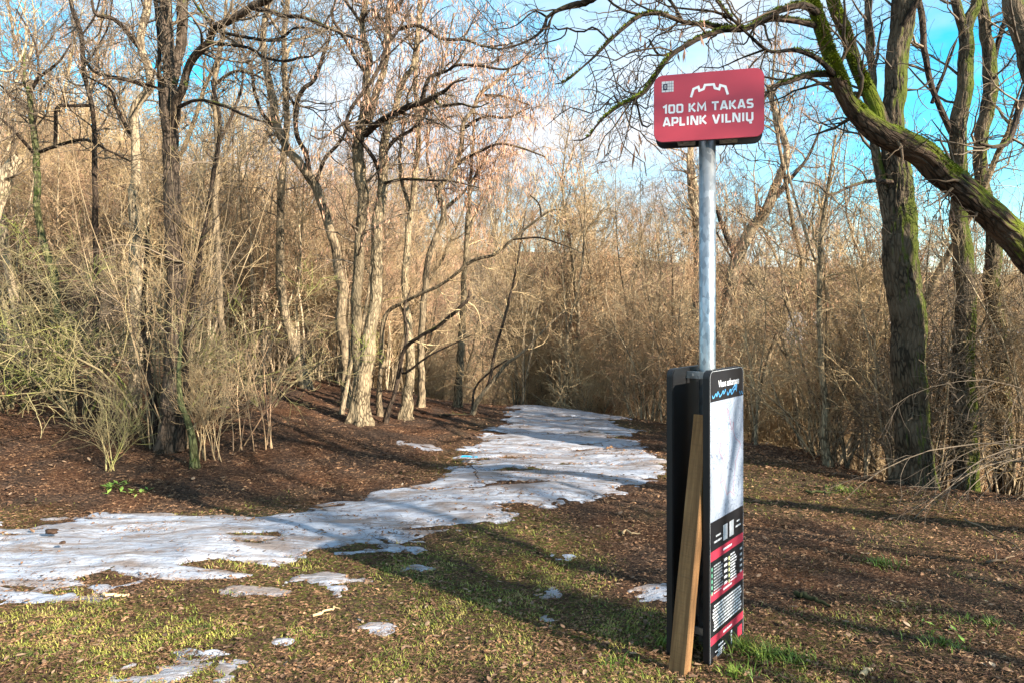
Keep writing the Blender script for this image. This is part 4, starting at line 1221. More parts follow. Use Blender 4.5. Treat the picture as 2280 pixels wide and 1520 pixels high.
sites = scatter(165, 7.4, 24, .35, 8, 1.5)
g2 = np.random.default_rng(91)
while len(sites) < 240:
    y = g2.uniform(14, 27); x = (g2.uniform(1060, 1560) - 1140) / F * y
    if zone(x, y) and all((x - a_) ** 2 + (y - b_) ** 2 > .16 for a_, b_, _ in sites):
        sites.append((x, y, 'end'))
while len(sites) < 298:
    y = g2.uniform(11, 19); x = (g2.uniform(-60, 980) - 1140) / F * y
    if zone(x, y) == 'bank' and all((x - a_) ** 2 + (y - b_) ** 2 > .12 for a_, b_, _ in sites):
        sites.append((x, y, 'bank'))
for i, (x, y, z) in enumerate(sites):
    t = SAPS[g.integers(len(SAPS))]
    wl = where('slim sapling' if t is SAPS[3] else 'multi-stemmed sapling', x, y)
    put((('trunk', t[0]), ('crown', t[1])), 'bare_sapling', wl[0], 'sapling', wl[1], x, y, g.uniform(0, 6.28), g.uniform(.7, 1.1) * {'end': 1.35, 'bank': 1.0, 'slope': .88}[z], (g.normal(0, .06), g.normal(0, .06)))
shrub_sites = scatter(64, 7.2, 22, .7, 6, 1.5)
for i, (x, y, z) in enumerate(shrub_sites):
    k = g.choice([0, 1, 2, 4, 3], p=[.29, .26, .26, .18, .01])
    t = SHRUBS[k]
    wl = where('greenish shrub' if k == 3 else 'twiggy shrub', x, y)
    put((('stems', t[0]), ('twigs', t[1])), 'bare_shrub', wl[0], 'shrub', wl[1], x, y, g.uniform(0, 6.28), g.uniform(.7, 1.15))

# hand-placed shrubs
def shrub_px(k, px, py, s, name, lab, rz=0.0, tilt=(0, 0)):
    c = hit(px, py)
    t = SHRUBS[k]
    put((('stems', t[0]), ('twigs', t[1])), name, lab, 'shrub', None, c[0], c[1], rz, s, tilt)
sprawl = []
for k_ in range(2):
    g_ = np.random.default_rng(400 + k_)
    n_ = 15
    a = g_.uniform(0, 6.28, n_)
    P = np.zeros((n_, 13, 3)); P[:, 0] = np.stack([.12 * np.cos(a), .08 * np.sin(a), np.full(n_, -.08)], -1)
    D = unit(np.stack([.35 * np.cos(a), .25 * np.sin(a), np.ones(n_)], -1))
    L = g_.uniform(1.6, 3.2, n_)
    for s_ in range(12):
        out = np.stack([np.cos(a), .7 * np.sin(a) - .25, np.zeros(n_)], -1)
        D = unit(D + .16 * g_.normal(size=D.shape) + out * (.32 if 2 < s_ < 8 else .05) + np.array([0, 0, -.02 if s_ > 5 else .03]))
        P[:, s_ + 1] = P[:, s_] + D * (L / 12)[:, None]
    R = g_.uniform(.007, .016, n_)[:, None] * np.linspace(1, .2, 13)
    st_ = Geo(); st_.tube(P, R, 6)
    cr_ = Geo()
    P2, R2 = grow(g_, P, R, 8, (.3, 1.0), (.25, 1), (30, 75), 6, .28, .04, .55, .007, .0022, .12); cr_.tube(P2, R2, 4)
    P3, R3 = grow(g_, P2, R2, 5, (.12, .45), (.15, 1), (30, 75), 4, .26, .03, .65, .004, .0018, .1); cr_.tube(P3, R3, 3)
    P4, R4 = grow(g_, P3, R3, 2, (.06, .18), (.2, 1), (30, 65), 2, .2, .02, .7, .003, .0016); cr_.tube(P4, R4, 3)
    sprawl.append((st_.mesh('stems', M['bark_lichen']), cr_.mesh('twigs', M['twig_lichen' if k_ == 0 else 'twig_grey'])))
SHRUBS += [(*sprawl[0], 2), (*sprawl[1], 2)]
shrub_px(5, 352, 985, 1.0, 'lichen_shrub', 'sprawling shrub with lime-green lichen on its twigs before the many-stemmed tree', .5)
shrub_px(5, 175, 930, 1.0, 'lichen_shrub', 'lichen-green spreading shrub at the far left of the bank', 2.2)
shrub_px(6, 590, 905, .9, 'sprawling_shrub', 'dark sprawling shrub above the sunlit slope of the bank', 4.0)
shrub_px(6, 30, 915, 1.0, 'sprawling_shrub', 'grey-brown sprawling shrub cut by the left edge of the view', 3.1)
shrub_px(0, 1480, 935, .75, 'rim_shrub', 'leaning bunch of stems just left of the map panel', .4, (0, -.2))
shrub_px(0, 1745, 985, .75, 'rim_shrub', 'clump of thin upright stems right of the map panel', 1.4)
shrub_px(2, 1720, 975, .65, 'rim_shrub', 'slim upright stems close behind the map panel', 2.4)
shrub_px(0, 1905, 1035, .7, 'rim_shrub', 'tangled tan stems left of the thick mossy trunk', 3.4)
shrub_px(4, 2105, 1062, .6, 'rim_shrub', 'tangle of stems between the mossy trunk and the forked trunk', .9)

# whippy branches hanging in from the right edge
def whips(pts, n, lab, seed, mat, length=(1.0, 2.0)):
    g = np.random.default_rng(seed)
    B = np.array([*pts[:2], tz(*pts[:2])])
    root = empty('drooping_shrub', B)
    tag(root, lab, 'shrub')
    Q = np.zeros((n, 13, 3)); Q[:, 0] = B + np.stack([g.normal(0, .15, n), g.normal(0, .15, n), np.full(n, -.05)], -1)
    D = unit(np.stack([g.uniform(-.6, -.05, n), g.normal(-.12, .25, n), np.ones(n)], -1))
    L = g.uniform(1.8, 2.9, n)
    for s in range(12):
        D = unit(D + .06 * g.normal(size=D.shape) + np.array([-.10, -.02, -.10 - .012 * s]))
        Q[:, s + 1] = Q[:, s] + D * (L / 12)[:, None]
    RR = g.uniform(.005, .010, n)[:, None] * np.linspace(1, .25, 13)
    geo = Geo(); geo.tube(Q, RR, 5)
    o = link('stems', geo.mesh('stems', mat, True, B)); o.parent = root; o.matrix_parent_inverse.identity(); o['kind'] = 'stuff'
    geo = Geo()
    P2, R2 = grow(g, Q, RR, 7, (.3, .9), (.35, 1), (15, 45), 6, .14, -.05, .6, .004, .0018)
    geo.tube(P2, R2, 4)
    P3, R3 = grow(g, P2, R2, 3, (.1, .3), (.2, 1), (20, 50), 3, .16, -.02, .7, .003, .0014)
    geo.tube(P3, R3, 3)
    o = link('twigs', geo.mesh('twigs', mat, True, B)); o.parent = root; o.matrix_parent_inverse.identity(); o['kind'] = 'stuff'
whips((5.4, 6.3), 12, 'shrub with long whippy drooping twigs reaching in from the right edge', 61, M['twig_grey'])

# far wood: the mass of trees and scrub beyond, scattered as one object each
def gn_scatter(name, lab, pts, objs, smin, smax, seed):
    g = np.random.default_rng(seed)
    n = len(pts)
    me = bpy.data.meshes.new(name)
    me.vertices.add(n)
    me.vertices.foreach_set('co', np.asarray(pts, np.float32).ravel())
    for nm, tp, arr, key in (('rz', 'FLOAT', g.uniform(0, 6.28, n), 'value'), ('sz', 'FLOAT', g.uniform(smin, smax, n), 'value'),
                             ('kind_index', 'INT', g.integers(0, len(objs), n), 'value')):
        a = me.attributes.new(nm, tp, 'POINT')
        a.data.foreach_set('value', np.asarray(arr, np.float32 if tp == 'FLOAT' else np.int32))
    o = link(name, me)
    ng = bpy.data.node_groups.new(name, 'GeometryNodeTree')
    ng.interface.new_socket('Geometry', in_out='INPUT', socket_type='NodeSocketGeometry')
    ng.interface.new_socket('Geometry', in_out='OUTPUT', socket_type='NodeSocketGeometry')
    N = ng.nodes.new; Lk = ng.links.new
    gin, gout, jn = N('NodeGroupInput'), N('NodeGroupOutput'), N('GeometryNodeJoinGeometry')
    ar = N('GeometryNodeInputNamedAttribute'); ar.data_type = 'FLOAT'; ar.inputs[0].default_value = 'rz'
    asz = N('GeometryNodeInputNamedAttribute'); asz.data_type = 'FLOAT'; asz.inputs[0].default_value = 'sz'
    ak = N('GeometryNodeInputNamedAttribute'); ak.data_type = 'INT'; ak.inputs[0].default_value = 'kind_index'
    cx = N('ShaderNodeCombineXYZ'); Lk(ar.outputs[0], cx.inputs[2])
    for i, os_ in enumerate(objs):
        cmp_ = N('FunctionNodeCompare'); cmp_.data_type = 'INT'; cmp_.operation = 'EQUAL'
        Lk(ak.outputs[0], cmp_.inputs[2]); cmp_.inputs[3].default_value = i
        for ob in os_:
            oi = N('GeometryNodeObjectInfo'); oi.transform_space = 'ORIGINAL'; oi.inputs[0].default_value = ob
            oi.inputs['As Instance'].default_value = True
            ip = N('GeometryNodeInstanceOnPoints')
            Lk(gin.outputs[0], ip.inputs['Points']); Lk(cmp_.outputs[0], ip.inputs['Selection'])
            Lk(oi.outputs['Geometry'], ip.inputs['Instance'])
            Lk(cx.outputs[0], ip.inputs['Rotation']); Lk(asz.outputs[0], ip.inputs['Scale'])
            Lk(ip.outputs[0], jn.inputs[0])
    Lk(jn.outputs[0], gout.inputs[0])
    md = o.modifiers.new('scatter', 'NODES')
    md.node_group = ng
    tag(o, lab, None, None, 'stuff')
    return o

def first(mesh):
    for o in col.objects:
        if o.data == mesh:
            return o
far = np.random.default_rng(29)
def far_pts(n, y0, y1, cond=None, power=.8):
    out = []
    while len(out) < n:
        y = y0 + (y1 - y0) * far.random() ** power
        x = far.uniform(-1350, 1350) / F * y
        if zone(x, y) and (cond is None or cond(x, y)):
            out.append((x, y, tz(x, y) - .1))
    return out
tree_objs = [[o for o in (first(t[0]), first(t[1]), first(t[2]) if t[2] else None) if o] for t in TREES]
sap_objs = [[first(s[0]), first(s[1])] for s in SAPS]
shrub_objs = [[first(s[0]), first(s[1])] for s in SHRUBS]
gn_scatter('far_wood', 'distant mass of bare trees on the hillside and across the valley', far_pts(950, 21, 100, lambda x, y: x / y * F > -420 or far.random() < .5, power=1.0), tree_objs, .55, .9, 1)
gn_scatter('undergrowth', 'dense tangle of bare brushwood filling the wood behind the nearer shrubs', far_pts(860, 12.5, 55, lambda x, y: not (zone(x, y) == 'slope' and y < 26) or far.random() < .4, power=1.1), [shrub_objs[0], shrub_objs[2]] + sap_objs, .8, 1.25, 2)

# trees that stand outside the picture towards the sun and throw the long shadows
for i, (x, y, k, s) in enumerate([(7.4, -1.1, 2, .85), (9.6, -2.9, 4, .95), (7.6, -2.6, 1, 1.0), (9.6, -4.4, 3, 1.1), (6.8, -4.6, 3, 1.0), (11.0, -7.4, 1, 1.1), (8.8, .6, 4, .9), (11.8, .2, 1, 1.0), (10.5, -2.2, 2, 1.0), (13.5, -1.0, 0, 1.0), (12.5, -5.5, 4, 1.05), (17.0, -4.5, 2, 1.1), (16.0, -8.5, 0, 1.0), (20.5, -8.5, 2, 1.1)]):
    t = TREES[k]
    put((('trunk', t[0]), ('crown', t[1])), 'bare_tree', 'bare tree standing outside the view to the right, throwing a long shadow', 'tree', 'bare trees beside the viewer', x, y, i * 1.3, s)

# ------------------------------------------------------------------ signpost
def rounded(w, h, r, n=7):
    pts = []
    for cx, cz, a0 in ((w - r, h - r, 0), (r, h - r, 90), (r, r, 180), (w - r, r, 270)):
        for i in range(n + 1):
            a = R_(a0 + 90 * i / n)
            pts.append((cx + r * math.cos(a), cz + r * math.sin(a)))
    return pts

def plate(name, outline, thick, mat, frame, parent, depth0=0.0, bevel=.002, edge=None):
    """an outline in (u,v) extruded along n; frame=(origin,u,v,n) vectors"""
    import bmesh
    o_, u, v, n = frame
    bm = bmesh.new()
    f = bm.faces.new([bm.verts.new(Vector(o_) + u * a + v * b_ + n * depth0) for a, b_ in outline])
    r = bmesh.ops.extrude_face_region(bm, geom=[f])
    bmesh.ops.translate(bm, verts=[x for x in r['geom'] if isinstance(x, bmesh.types.BMVert)], vec=n * thick)
    bmesh.ops.recalc_face_normals(bm, faces=bm.faces)
    if bevel:
        es = [e for e in bm.edges if len(e.link_faces) == 2 and e.calc_face_angle(0) > .9]
        bmesh.ops.bevel(bm, geom=es, offset=bevel, segments=2, affect='EDGES')
    if edge:
        for fc in bm.faces:
            if abs(fc.normal.dot(n)) < .9:
                fc.material_index = 1
    me = bpy.data.meshes.new(name)
    bm.to_mesh(me); bm.free()
    me.materials.append(mat)
    if edge:
        me.materials.append(edge)
    return link(name, me, parent)

def strokes(name, polys, width, frame, mat, parent, lift, closed=False):
    """flat printed strokes: polylines in (u,v) with mitred joins"""
    o_, u, v, n = frame
    V, Fq = [], []
    for pl in polys:
        p = np.array(pl, float)
        m = len(p)
        if m < 2:
            continue
        d = unit(np.diff(p, axis=0))
        for i in range(m):
            a = d[max(i - 1, 0)]; b_ = d[min(i, m - 2)]
            na = np.array([-a[1], a[0]]); nb = np.array([-b_[1], b_[0]])
            mt = na + nb
            mt = mt / max(np.dot(mt, mt) / 2, .35)
            for sgn in (1, -1):
                q = p[i] + sgn * mt * width / 2
                V.append(Vector(o_) + u * q[0] + v * q[1] + n * lift)
        base = len(V) - 2 * m
        for i in range(m - 1):
            Fq.append((base + 2*i, base + 2*i + 1, base + 2*i + 3, base + 2*i + 2))
    me = bpy.data.meshes.new(name)
    me.from_pydata([tuple(x) for x in V], [], Fq)
    me.materials.append(mat)
    o = link(name, me, parent)
    if len(polys) > 2:
        o['kind'] = 'stuff'
    return o

def bars(name, rects, frame, mat, parent, lift):
    o_, u, v, n = frame
    V, Fq = [], []
    for (a0, b0, a1, b1) in rects:
        i = len(V)
        V += [tuple(Vector(o_) + u * a + v * b_ + n * lift) for a, b_ in ((a0, b0), (a1, b0), (a1, b1), (a0, b1))]
        Fq.append((i, i + 1, i + 2, i + 3))
    me = bpy.data.meshes.new(name)
    me.from_pydata(V, [], Fq)
    me.materials.append(mat)
    o = link(name, me, parent)
    if len(rects) > 3:
        o['kind'] = 'stuff'
    return o

def plain(name, c, rough=.5, spec=.5, metal=0.0, var=0.0, sc_=8):
    b = NB(name, rough, spec)
    b.b.inputs['Metallic'].default_value = metal
    if var:
        n = b.noise(b.pos(), sc_, 4)
        b.col(b.ramp(n, [(.3, tuple(x * (1 - var) for x in c)), (.7, tuple(min(1, x * (1 + var)) for x in c))]))
    else:
        b.col(c)
    return b.m
b = NB('galvanised_steel', .42, .5)
b.b.inputs['Metallic'].default_value = .85
vz = b.n('ShaderNodeTexVoronoi'); vz.inputs['Scale'].default_value = 60
b.l(b.pos(scale=(1, 1, .5)), vz.inputs['Vector'])
sp = b.ramp(b.math('ADD', b.math('MULTIPLY', vz.outputs['Color'], .5), b.math('MULTIPLY', b.noise(b.pos(scale=(1, 1, .2)), 14, 5), .6)), [(.35, (.26, .27, .28)), (.75, (.52, .53, .53))])
b.col(sp)
b.bump(b.noise(b.pos(), 90, 3), .15, .002)
M['zinc'] = b.m
M['black_board'] = plain('black_board', (.012, .013, .016), .32, .5, var=.2, sc_=5)
M['black_edge'] = plain('black_edge', (.010, .010, .011), .5, .4)
M['red'] = plain('sign_red', (.47, .045, .068), .38, .45, var=.05, sc_=3)
M['red_bar'] = plain('print_red', (.44, .035, .065), .4, .4)
M['white'] = plain('print_white', (.80, .80, .82), .45, .4)
M['greyprint'] = plain('print_grey', (.45, .46, .48), .5, .3)
M['green_print'] = plain('print_green', (.18, .50, .33), .5, .3)
M['yellow_print'] = plain('print_yellow', (.72, .74, .36), .5, .3)
M['blue_paint'] = plain('graffiti_blue', (.10, .38, .72), .5, .3, var=.2, sc_=20)
M['sticker'] = plain('sticker_pale', (.60, .60, .62), .5, .3, var=.1, sc_=30)
M['sticker_dark'] = plain('sticker_dark', (.03, .03, .06), .5, .3)

EX, EY = .607, .794
U = Vector((EX, EY, 0)).normalized(); Vz = Vector((0, 0, 1)); Np = Vector((U.y, -U.x, 0))     # printed side faces Np
P0 = Vector((.903, 3.38, tz(.9, 3.4) - .02))
PW, PH, PT, GAP = .43, 1.37, .034, .2155
pole_c = P0 + U * .232 - Np * (GAP / 2)
post = empty('trail_signpost', (pole_c.x, pole_c.y, P0.z))
tag(post, 'galvanised trail signpost with a red name board on top and black map panels below', 'signpost')
import bmesh
def cyl(name, c, r, z0, z1, mat, parent, seg=40, cap=True):
    bm = bmesh.new()
    bmesh.ops.create_cone(bm, cap_ends=cap, segments=seg, radius1=r, radius2=r, depth=z1 - z0)
    for f in bm.faces:
        f.smooth = len(f.verts) == 4
    me = bpy.data.meshes.new(name); bm.to_mesh(me); bm.free()
    me.materials.append(mat)
    bmv = Vector((c.x, c.y, (z0 + z1) / 2))
    for v in me.vertices:
        v.co += bmv
    return link(name, me, parent)
pz = P0.z
cyl('pole', pole_c, .0405, pz - .3, 2.74, M['zinc'], post)

def box(name, c, u, v, n, su, sv, sn, mat, parent, bevel=.001):
    fr = (Vector(c) - u * su / 2 - v * sv / 2 - n * sn / 2, u, v, n)
    return plate(name, [(0, 0), (su, 0), (su, sv), (0, sv)], sn, mat, fr, parent, 0, bevel)

# map panels
def mapmat():
    b = NB('map_print', .28, .5)
    n = b.noise(b.pos(), 9, 2.5, .5)
    con = b.math('FRACT', b.math('MULTIPLY', n, 17))
    line = b.math('LESS_THAN', con, .16)
    c = b.mix(b.math('MULTIPLY', line, .75), (.36, .40, .48), (.08, .11, .19))
    c = b.mix(b.mask(b.noise(b.pos(), 3.2, 3), .52, .62), c, b.mix(.55, c, (.46, .49, .55)))
    n2 = b.noise(b.pos(), 3.0, 6, .6)
    red = b.math('LESS_THAN', b.math('ABSOLUTE', b.math('SUBTRACT', n2, .52)), .0045)
    b.col(c)
    return b.m
M['map'] = mapmat()
M['river'] = plain('map_blue', (.20, .34, .52), .4, .4)
front = (P0 - Np * PT, U, Vz, Np)
pr = plate('map_panel', rounded(PW, PH, .036), PT, M['black_board'], front, post, 0, .004, M['black_edge'])
pr['label'] = 'black right-hand panel printed with a pale trail map'
back = (P0 - Np * GAP, U, Vz, Np)
pl = plate('map_panel', rounded(PW, PH, .036), PT, M['black_edge'], back, post, 0, .004, M['black_edge'])
pl['label'] = 'plain black left-hand panel seen edge-on'
# thin white bevel line round the printed face
PF = (P0, U, Vz, Np)
def sub(o, parent):
    o.parent = parent
    o.matrix_parent_inverse.identity()
    return o
ol = rounded(PW - .010, PH - .010, .032)
ol = [(a + .005, b_ + .005) for a, b_ in ol]
sub(strokes('edge_line', [ol + ol[:1]], .0022, PF, M['greyprint'], post, .0006), pr)
def vv(py):      # photo row on the near edge -> height on the panel
    return (1480 - py) / (1480 - 822) * 1.35 + .02
mp_ = bars('map', [(.008, vv(1162), PW - .006, vv(893))], PF, M['map'], post, .0008); sub(mp_, pr)
gm_ = np.random.default_rng(12)
th_ = np.linspace(0, 2 * np.pi, 46)
lp = [(.235 + (.105 + .028 * math.sin(5 * t + 1) + .02 * math.sin(9 * t)) * math.cos(t), (vv(893) + vv(1162)) / 2 + (.185 + .035 * math.sin(4 * t) + .03 * math.sin(7 * t + 2)) * math.sin(t)) for t in th_]
lp = [(a_ + gm_.normal(0, .004), b_ + gm_.normal(0, .004)) for a_, b_ in lp]; lp[-1] = lp[0]
sub(strokes('route_line', [lp], .0022, PF, M['red_bar'], post, .0012), pr)
rv = catmull(np.array([(.15, vv(1160), 0), (.19, vv(1120), 0), (.13, vv(1075), 0), (.21, vv(1030), 0), (.25, vv(990), 0), (.22, vv(945), 0), (.30, vv(910), 0), (.33, vv(895), 0)]), 40)[0][:, :2]
sub(strokes('river_line', [rv], .0035, PF, M['river'], post, .0010), pr)
for k, (t0, t1) in enumerate(((1250, 1228), (1341, 1321), (1438, 1420))):
    o = bars('red_stripe', [(.010, vv(t0), PW - .006, vv(t1))], PF, M['red_bar'], post, .0008); sub(o, pr)
# title
tx = bpy.data.curves.new('title', 'FONT'); tx.body = 'Visos atkarpos'; tx.size = .058; tx.align_x = 'CENTER'; tx.offset = .0007
to = bpy.data.objects.new('title_text', tx); col.objects.link(to)
dg = bpy.context.evaluated_depsgraph_get()
me = bpy.data.meshes.new_from_object(to.evaluated_get(dg))
bpy.data.objects.remove(to)
wtx = max(v.co.x for v in me.vertices) - min(v.co.x for v in me.vertices)
for v in me.vertices:
    c = Vector(P0) + U * (.235 + v.co.x * .265 / wtx) + Vz * (vv(862) + v.co.y * .80) + Np * .0009
    v.co = c
me.materials.clear(); me.materials.append(M['white'])
sub(link('title_text', me, post), pr)
# graffiti
gr = []
for (a0, a1, h, z0) in ((a_, b__, h_ * .62, z_) for a_, b__, h_, z_ in ((.03, .075, .05, 0), (.075, .10, .055, .004), (.11, .165, .06, 0), (.16, .19, .05, .01), (.21, .255, .06, 0), (.26, .33, .075, .0))):
    gr.append([(a0, vv(890) + z0 + h * .8), (a0 + .006, vv(890) + z0 + .012), (a0 + (a1 - a0) * .5, vv(890) + z0 + h * .55), (a1 - .004, vv(890) + z0 + h), (a1, vv(890) + z0 + .02)])
gr.append([(.27, vv(890) + .03), (.30, vv(890) + .048), (.335, vv(890) + .052), (.33, vv(890) + .035), (.29, vv(890) + .03)])
gr.append([(.37, vv(890) + .02), (.385, vv(890) + .0)]); gr.append([(.40, vv(890) + .018), (.413, vv(890) + .0)])
gr2 = [catmull(np.array([(x, y, 0) for x, y in p_]), 16)[0][:, :2] if len(p_) > 2 else p_ for p_ in gr]
sub(strokes('graffiti', gr2, .0050, PF, M['blue_paint'], post, .0014), pr)
# small print, too small to read in the photo: runs of short bars
rg = random.Random(4)
wt, gy_, gn_, ye_ = [], [], [], []
def row(lst, x0, x1, z, h, gap=.004):
    x = x0
    while x < x1 - .006:
        wd = rg.uniform(.012, .045)
        lst.append((x, z, min(x + wd, x1), z + h)); x += wd + gap
for k in range(5):
    z = vv(1262 + 13.5 * k + 3)
    row(gy_, .045, .150 + rg.uniform(-.02, .01), z, .0065); row(gy_, .045, .165 + rg.uniform(-.03, .01), z - .013, .005)
    gn_.append((.018, z - .014, .031, z + .003))
    wt.append((.172, z - .006, .180, z + .007)); wt.append((.184, z - .006, .205, z + .007)); wt.append((.208, z - .003, .214, z + .002))
    row(wt, .250, .335 + rg.uniform(-.03, .0), z + .002, .0075); row(wt, .250, .345 + rg.uniform(-.03, .0), z - .012, .006)
    ye_.append((.228, z - .014, .242, z + .003))
    gy_.append((.378, z - .004, .386, z + .008)); gy_.append((.389, z - .004, .404, z + .008))
for k in range(8):
    row(wt, .03 + rg.uniform(0, .02), .40 - rg.uniform(0, .02), vv(1356 + 7.6 * k), .0085, .005)
for k, (t0, t1) in enumerate(((1250, 1228), (1341, 1321), (1438, 1420))):
    row(wt, .16, .27, (vv(t0) + vv(t1)) / 2 - .005, .010, .003)
row(gy_, .07, .13, vv(1200), .009, .003); row(gy_, .05, .14, vv(1212), .009, .003)
row(gy_, .335, .37, vv(1194), .008, .003); row(gy_, .32, .39, vv(1206), .009, .003)
row(wt, .10, .16, vv(1452), .009); row(wt, .06, .19, vv(1460), .005); row(wt, .10, .15, vv(1466), .009); row(wt, .07, .18, vv(1470), .005); row(wt, .08, .17, vv(1474), .006)
wt += [(.255, vv(1448), .275, vv(1442)), (.255, vv(1458), .270, vv(1451)), (.258, vv(1478), .272, vv(1460))]
sub(bars('small_print', wt, PF, M['white'], post, .0016), pr)['label'] = 'white small print too fine to read'
sub(bars('small_print', gy_, PF, M['greyprint'], post, .0016), pr)['label'] = 'grey small print too fine to read'
sub(bars('route_marks', gn_, PF, M['green_print'], post, .0016), pr)['label'] = 'green route marks'
sub(bars('route_marks', ye_, PF, M['yellow_print'], post, .0016), pr)['label'] = 'yellow route marks'
sub(bars('code_label', [(.160, vv(1219), .215, vv(1183)), (.240, vv(1219), .295, vv(1183))], PF, M['greyprint'], post, .0012), pr)['label'] = 'two plain pale squares'
sub(bars('red_stripe', [(.345, vv(1474), .405, vv(1448))], PF, M['red_bar'], post, .0012), pr)['label'] = 'small red block in the lower corner'
# brackets between pole and panels
mid = P0 + U * .232 - Np * (GAP / 2)
inner = GAP - 2 * PT
for zz, lab in ((PH - .035, 'upper'), (.10, 'lower')):
    bz = Vector((mid.x, mid.y, P0.z + zz))
    o = box('bracket', bz - U * .075, Np, Vz, U, inner, .034, .012, M['zinc'], post)
    box('bracket', bz + U * .06, Np, Vz, U, inner, .034, .012, M['zinc'], post)
    for s in (-1, 1):
        bolt = box('bolt', bz - U * .083 + Np * (s * .045), Np, Vz, U, .016, .016, .012, M['zinc'], post, .003)
# steel channel behind the printed panel
box('rail', P0 + U * .10 - Np * (PT + .010) + Vz * (PH / 2), U, Vz, Np, .03, PH - .1, .016, M['black_edge'], post)

# red name board, front and rear
SW, SH, ST = .515, .328, .022
SU = Vector((.964, -.264, 0)).normalized(); SN = Vector((SU.y, -SU.x, 0)) * 1.0
if SN.y > 0:
    SN = -SN
zc = 2.605
sc_front = Vector((pole_c.x, pole_c.y, zc)) + SN * .065 + SU * .004
sfr = (sc_front - SU * SW / 2 - Vz * SH / 2, SU, Vz, SN)
sb = plate('name_board', rounded(SW, SH, .045), ST, M['red'], sfr, post, -ST, .002, M['black_edge'])
sb['label'] = 'red front board with white lettering'
rfr = (sc_front - SN * .13 - SU * SW / 2 - Vz * SH / 2, SU, Vz, SN)
rb = plate('name_board', rounded(SW, SH, .045), ST, M['black_edge'], rfr, post, -ST, .002, M['black_edge'])
rb['label'] = 'black back of the rear board'
for s in (-1, 1):
    box('sign_bracket', Vector((pole_c.x, pole_c.y, zc - SH / 2 + .016)) + SU * (s * .10) - SN * 0.005, SU, Vz, SN, .085, .026, .104, M['zinc'], post)
    for q in (-1, 1):
        box('bolt', Vector((pole_c.x, pole_c.y, zc - SH / 2 + .001)) + SU * (s * .10 + q * .02) + SN * .02, SU, SN, Vz, .012, .012, .010, M['zinc'], post, .002)
cyl('pole_cap', pole_c, .0425, 2.74, 2.752, M['black_edge'], post)
# lettering: blocky stroke alphabet, unit height 1
c_ = .13
GL = {'1': (.42, [[(.02, .72), (.30, .93), (.30, 0)]]),
 '0': (.66, [[(.33, .93), (.12, .93 - 0), (.09, .84), (.09, .16), (.16, .07), (.50, .07), (.57, .16), (.57, .84), (.50, .93), (.30, .93)]]),
 'K': (.68, [[(.09, 0), (.09, 1)], [(.58, 1), (.22, .52), (.62, 0)], [(.10, .51), (.26, .51)]]),
 'M': (.88, [[(.09, 0), (.12, .98), (.44, .30), (.76, .98), (.79, 0)]]),
 'T': (.66, [[(0, .92), (.64, .92)], [(.32, .92), (.32, 0)]]),
 'A': (.72, [[(.07, 0), (.31, .96), (.41, .96), (.65, 0)], [(.17, .25), (.55, .25)]]),
 'S': (.62, [[(.56, .90), (.44, .93), (.17, .93), (.09, .84), (.09, .62), (.16, .54), (.46, .47), (.53, .38), (.53, .16), (.45, .07), (.18, .07), (.05, .10)]]),
 'P': (.64, [[(.09, 0), (.09, .93), (.46, .93), (.56, .84), (.56, .50), (.47, .38), (.10, .38)]]),
 'L': (.54, [[(.09, 1), (.09, .07), (.52, .07)]]),
 'I': (.28, [[(.14, 0), (.14, 1)]]),
 'N': (.74, [[(.09, 0), (.10, .97), (.20, .97), (.54, .03), (.64, .03), (.65, 1)]]),
 'V': (.70, [[(.07, 1), (.31, .05), (.39, .05), (.63, 1)]]),
 'U': (.68, [[(.09, 1), (.09, .18), (.17, .07), (.50, .07), (.58, .18), (.58, 1)], [(.44, .03), (.36, -.10), (.40, -.20), (.54, -.19)]]),
 ' ': (.30, [])}
def letters(s, x0, z0, x1, h, wfac=.165):
    tot = sum(GL[ch][0] + .10 for ch in s) - .10
    k = (x1 - x0) / tot
    out = []; x = x0
    for ch in s:
        for pl_ in GL[ch][1]:
            out.append([(x + a * k, z0 + b_ * h) for a, b_ in pl_])
        x += (GL[ch][0] + .10) * k
    return out
SF = sfr
lz = lambda py: (900 - py) / 900 * 0 + py      # identity, lettering rows below are fractions of the board
def lsub(o):
    return sub(o, sb)
lsub(strokes('lettering', letters('100 KM TAKAS', SW * .085, SH * .425, SW * .905, SH * .125), .0092, SF, M['white'], post, .0010))['label'] = 'white text 100 KM TAKAS'
lsub(strokes('lettering', letters('APLINK VILNIU', SW * .085, SH * .235, SW * .905, SH * .125), .0092, SF, M['white'], post, .0010))['label'] = 'white text APLINK VILNIŲ'
em = [(.352, .635), (.366, .735), (.428, .762), (.434, .715), (.472, .735), (.478, .792), (.545, .792), (.551, .735), (.590, .715), (.598, .762), (.652, .735), (.666, .635)]
em = [(.345, .640), (.368, .760), (.412, .785), (.422, .728), (.460, .748), (.472, .805), (.552, .805), (.562, .748), (.600, .728), (.610, .785), (.656, .760), (.678, .640)]
lsub(strokes('castle_emblem', [[(a * SW, b_ * SH) for a, b_ in em]], .0112, SF, M['white'], post, .0010))
st = lsub(bars('sticker', [(SW * .075, SH * .745, SW * .185, SH * .905)], SF, M['sticker'], post, .0009))
lines = [(SW * (.075 + .11 * t) - .0006, SH * .745, SW * (.075 + .11 * t) + .0006, SH * .905) for t in (.33, .63, .82)] + \
        [(SW * .075, SH * (.745 + .16 * t) - .0006, SW * .185, SH * (.745 + .16 * t) + .0006) for t in (.22, .5, .76)]
lsub(bars('sticker_lines', lines, SF, M['sticker_dark'], post, .0014))
lsub(bars('sticker_block', [(SW * .088, SH * .775, SW * .128, SH * .865)], SF, M['sticker_dark'], post, .0018))
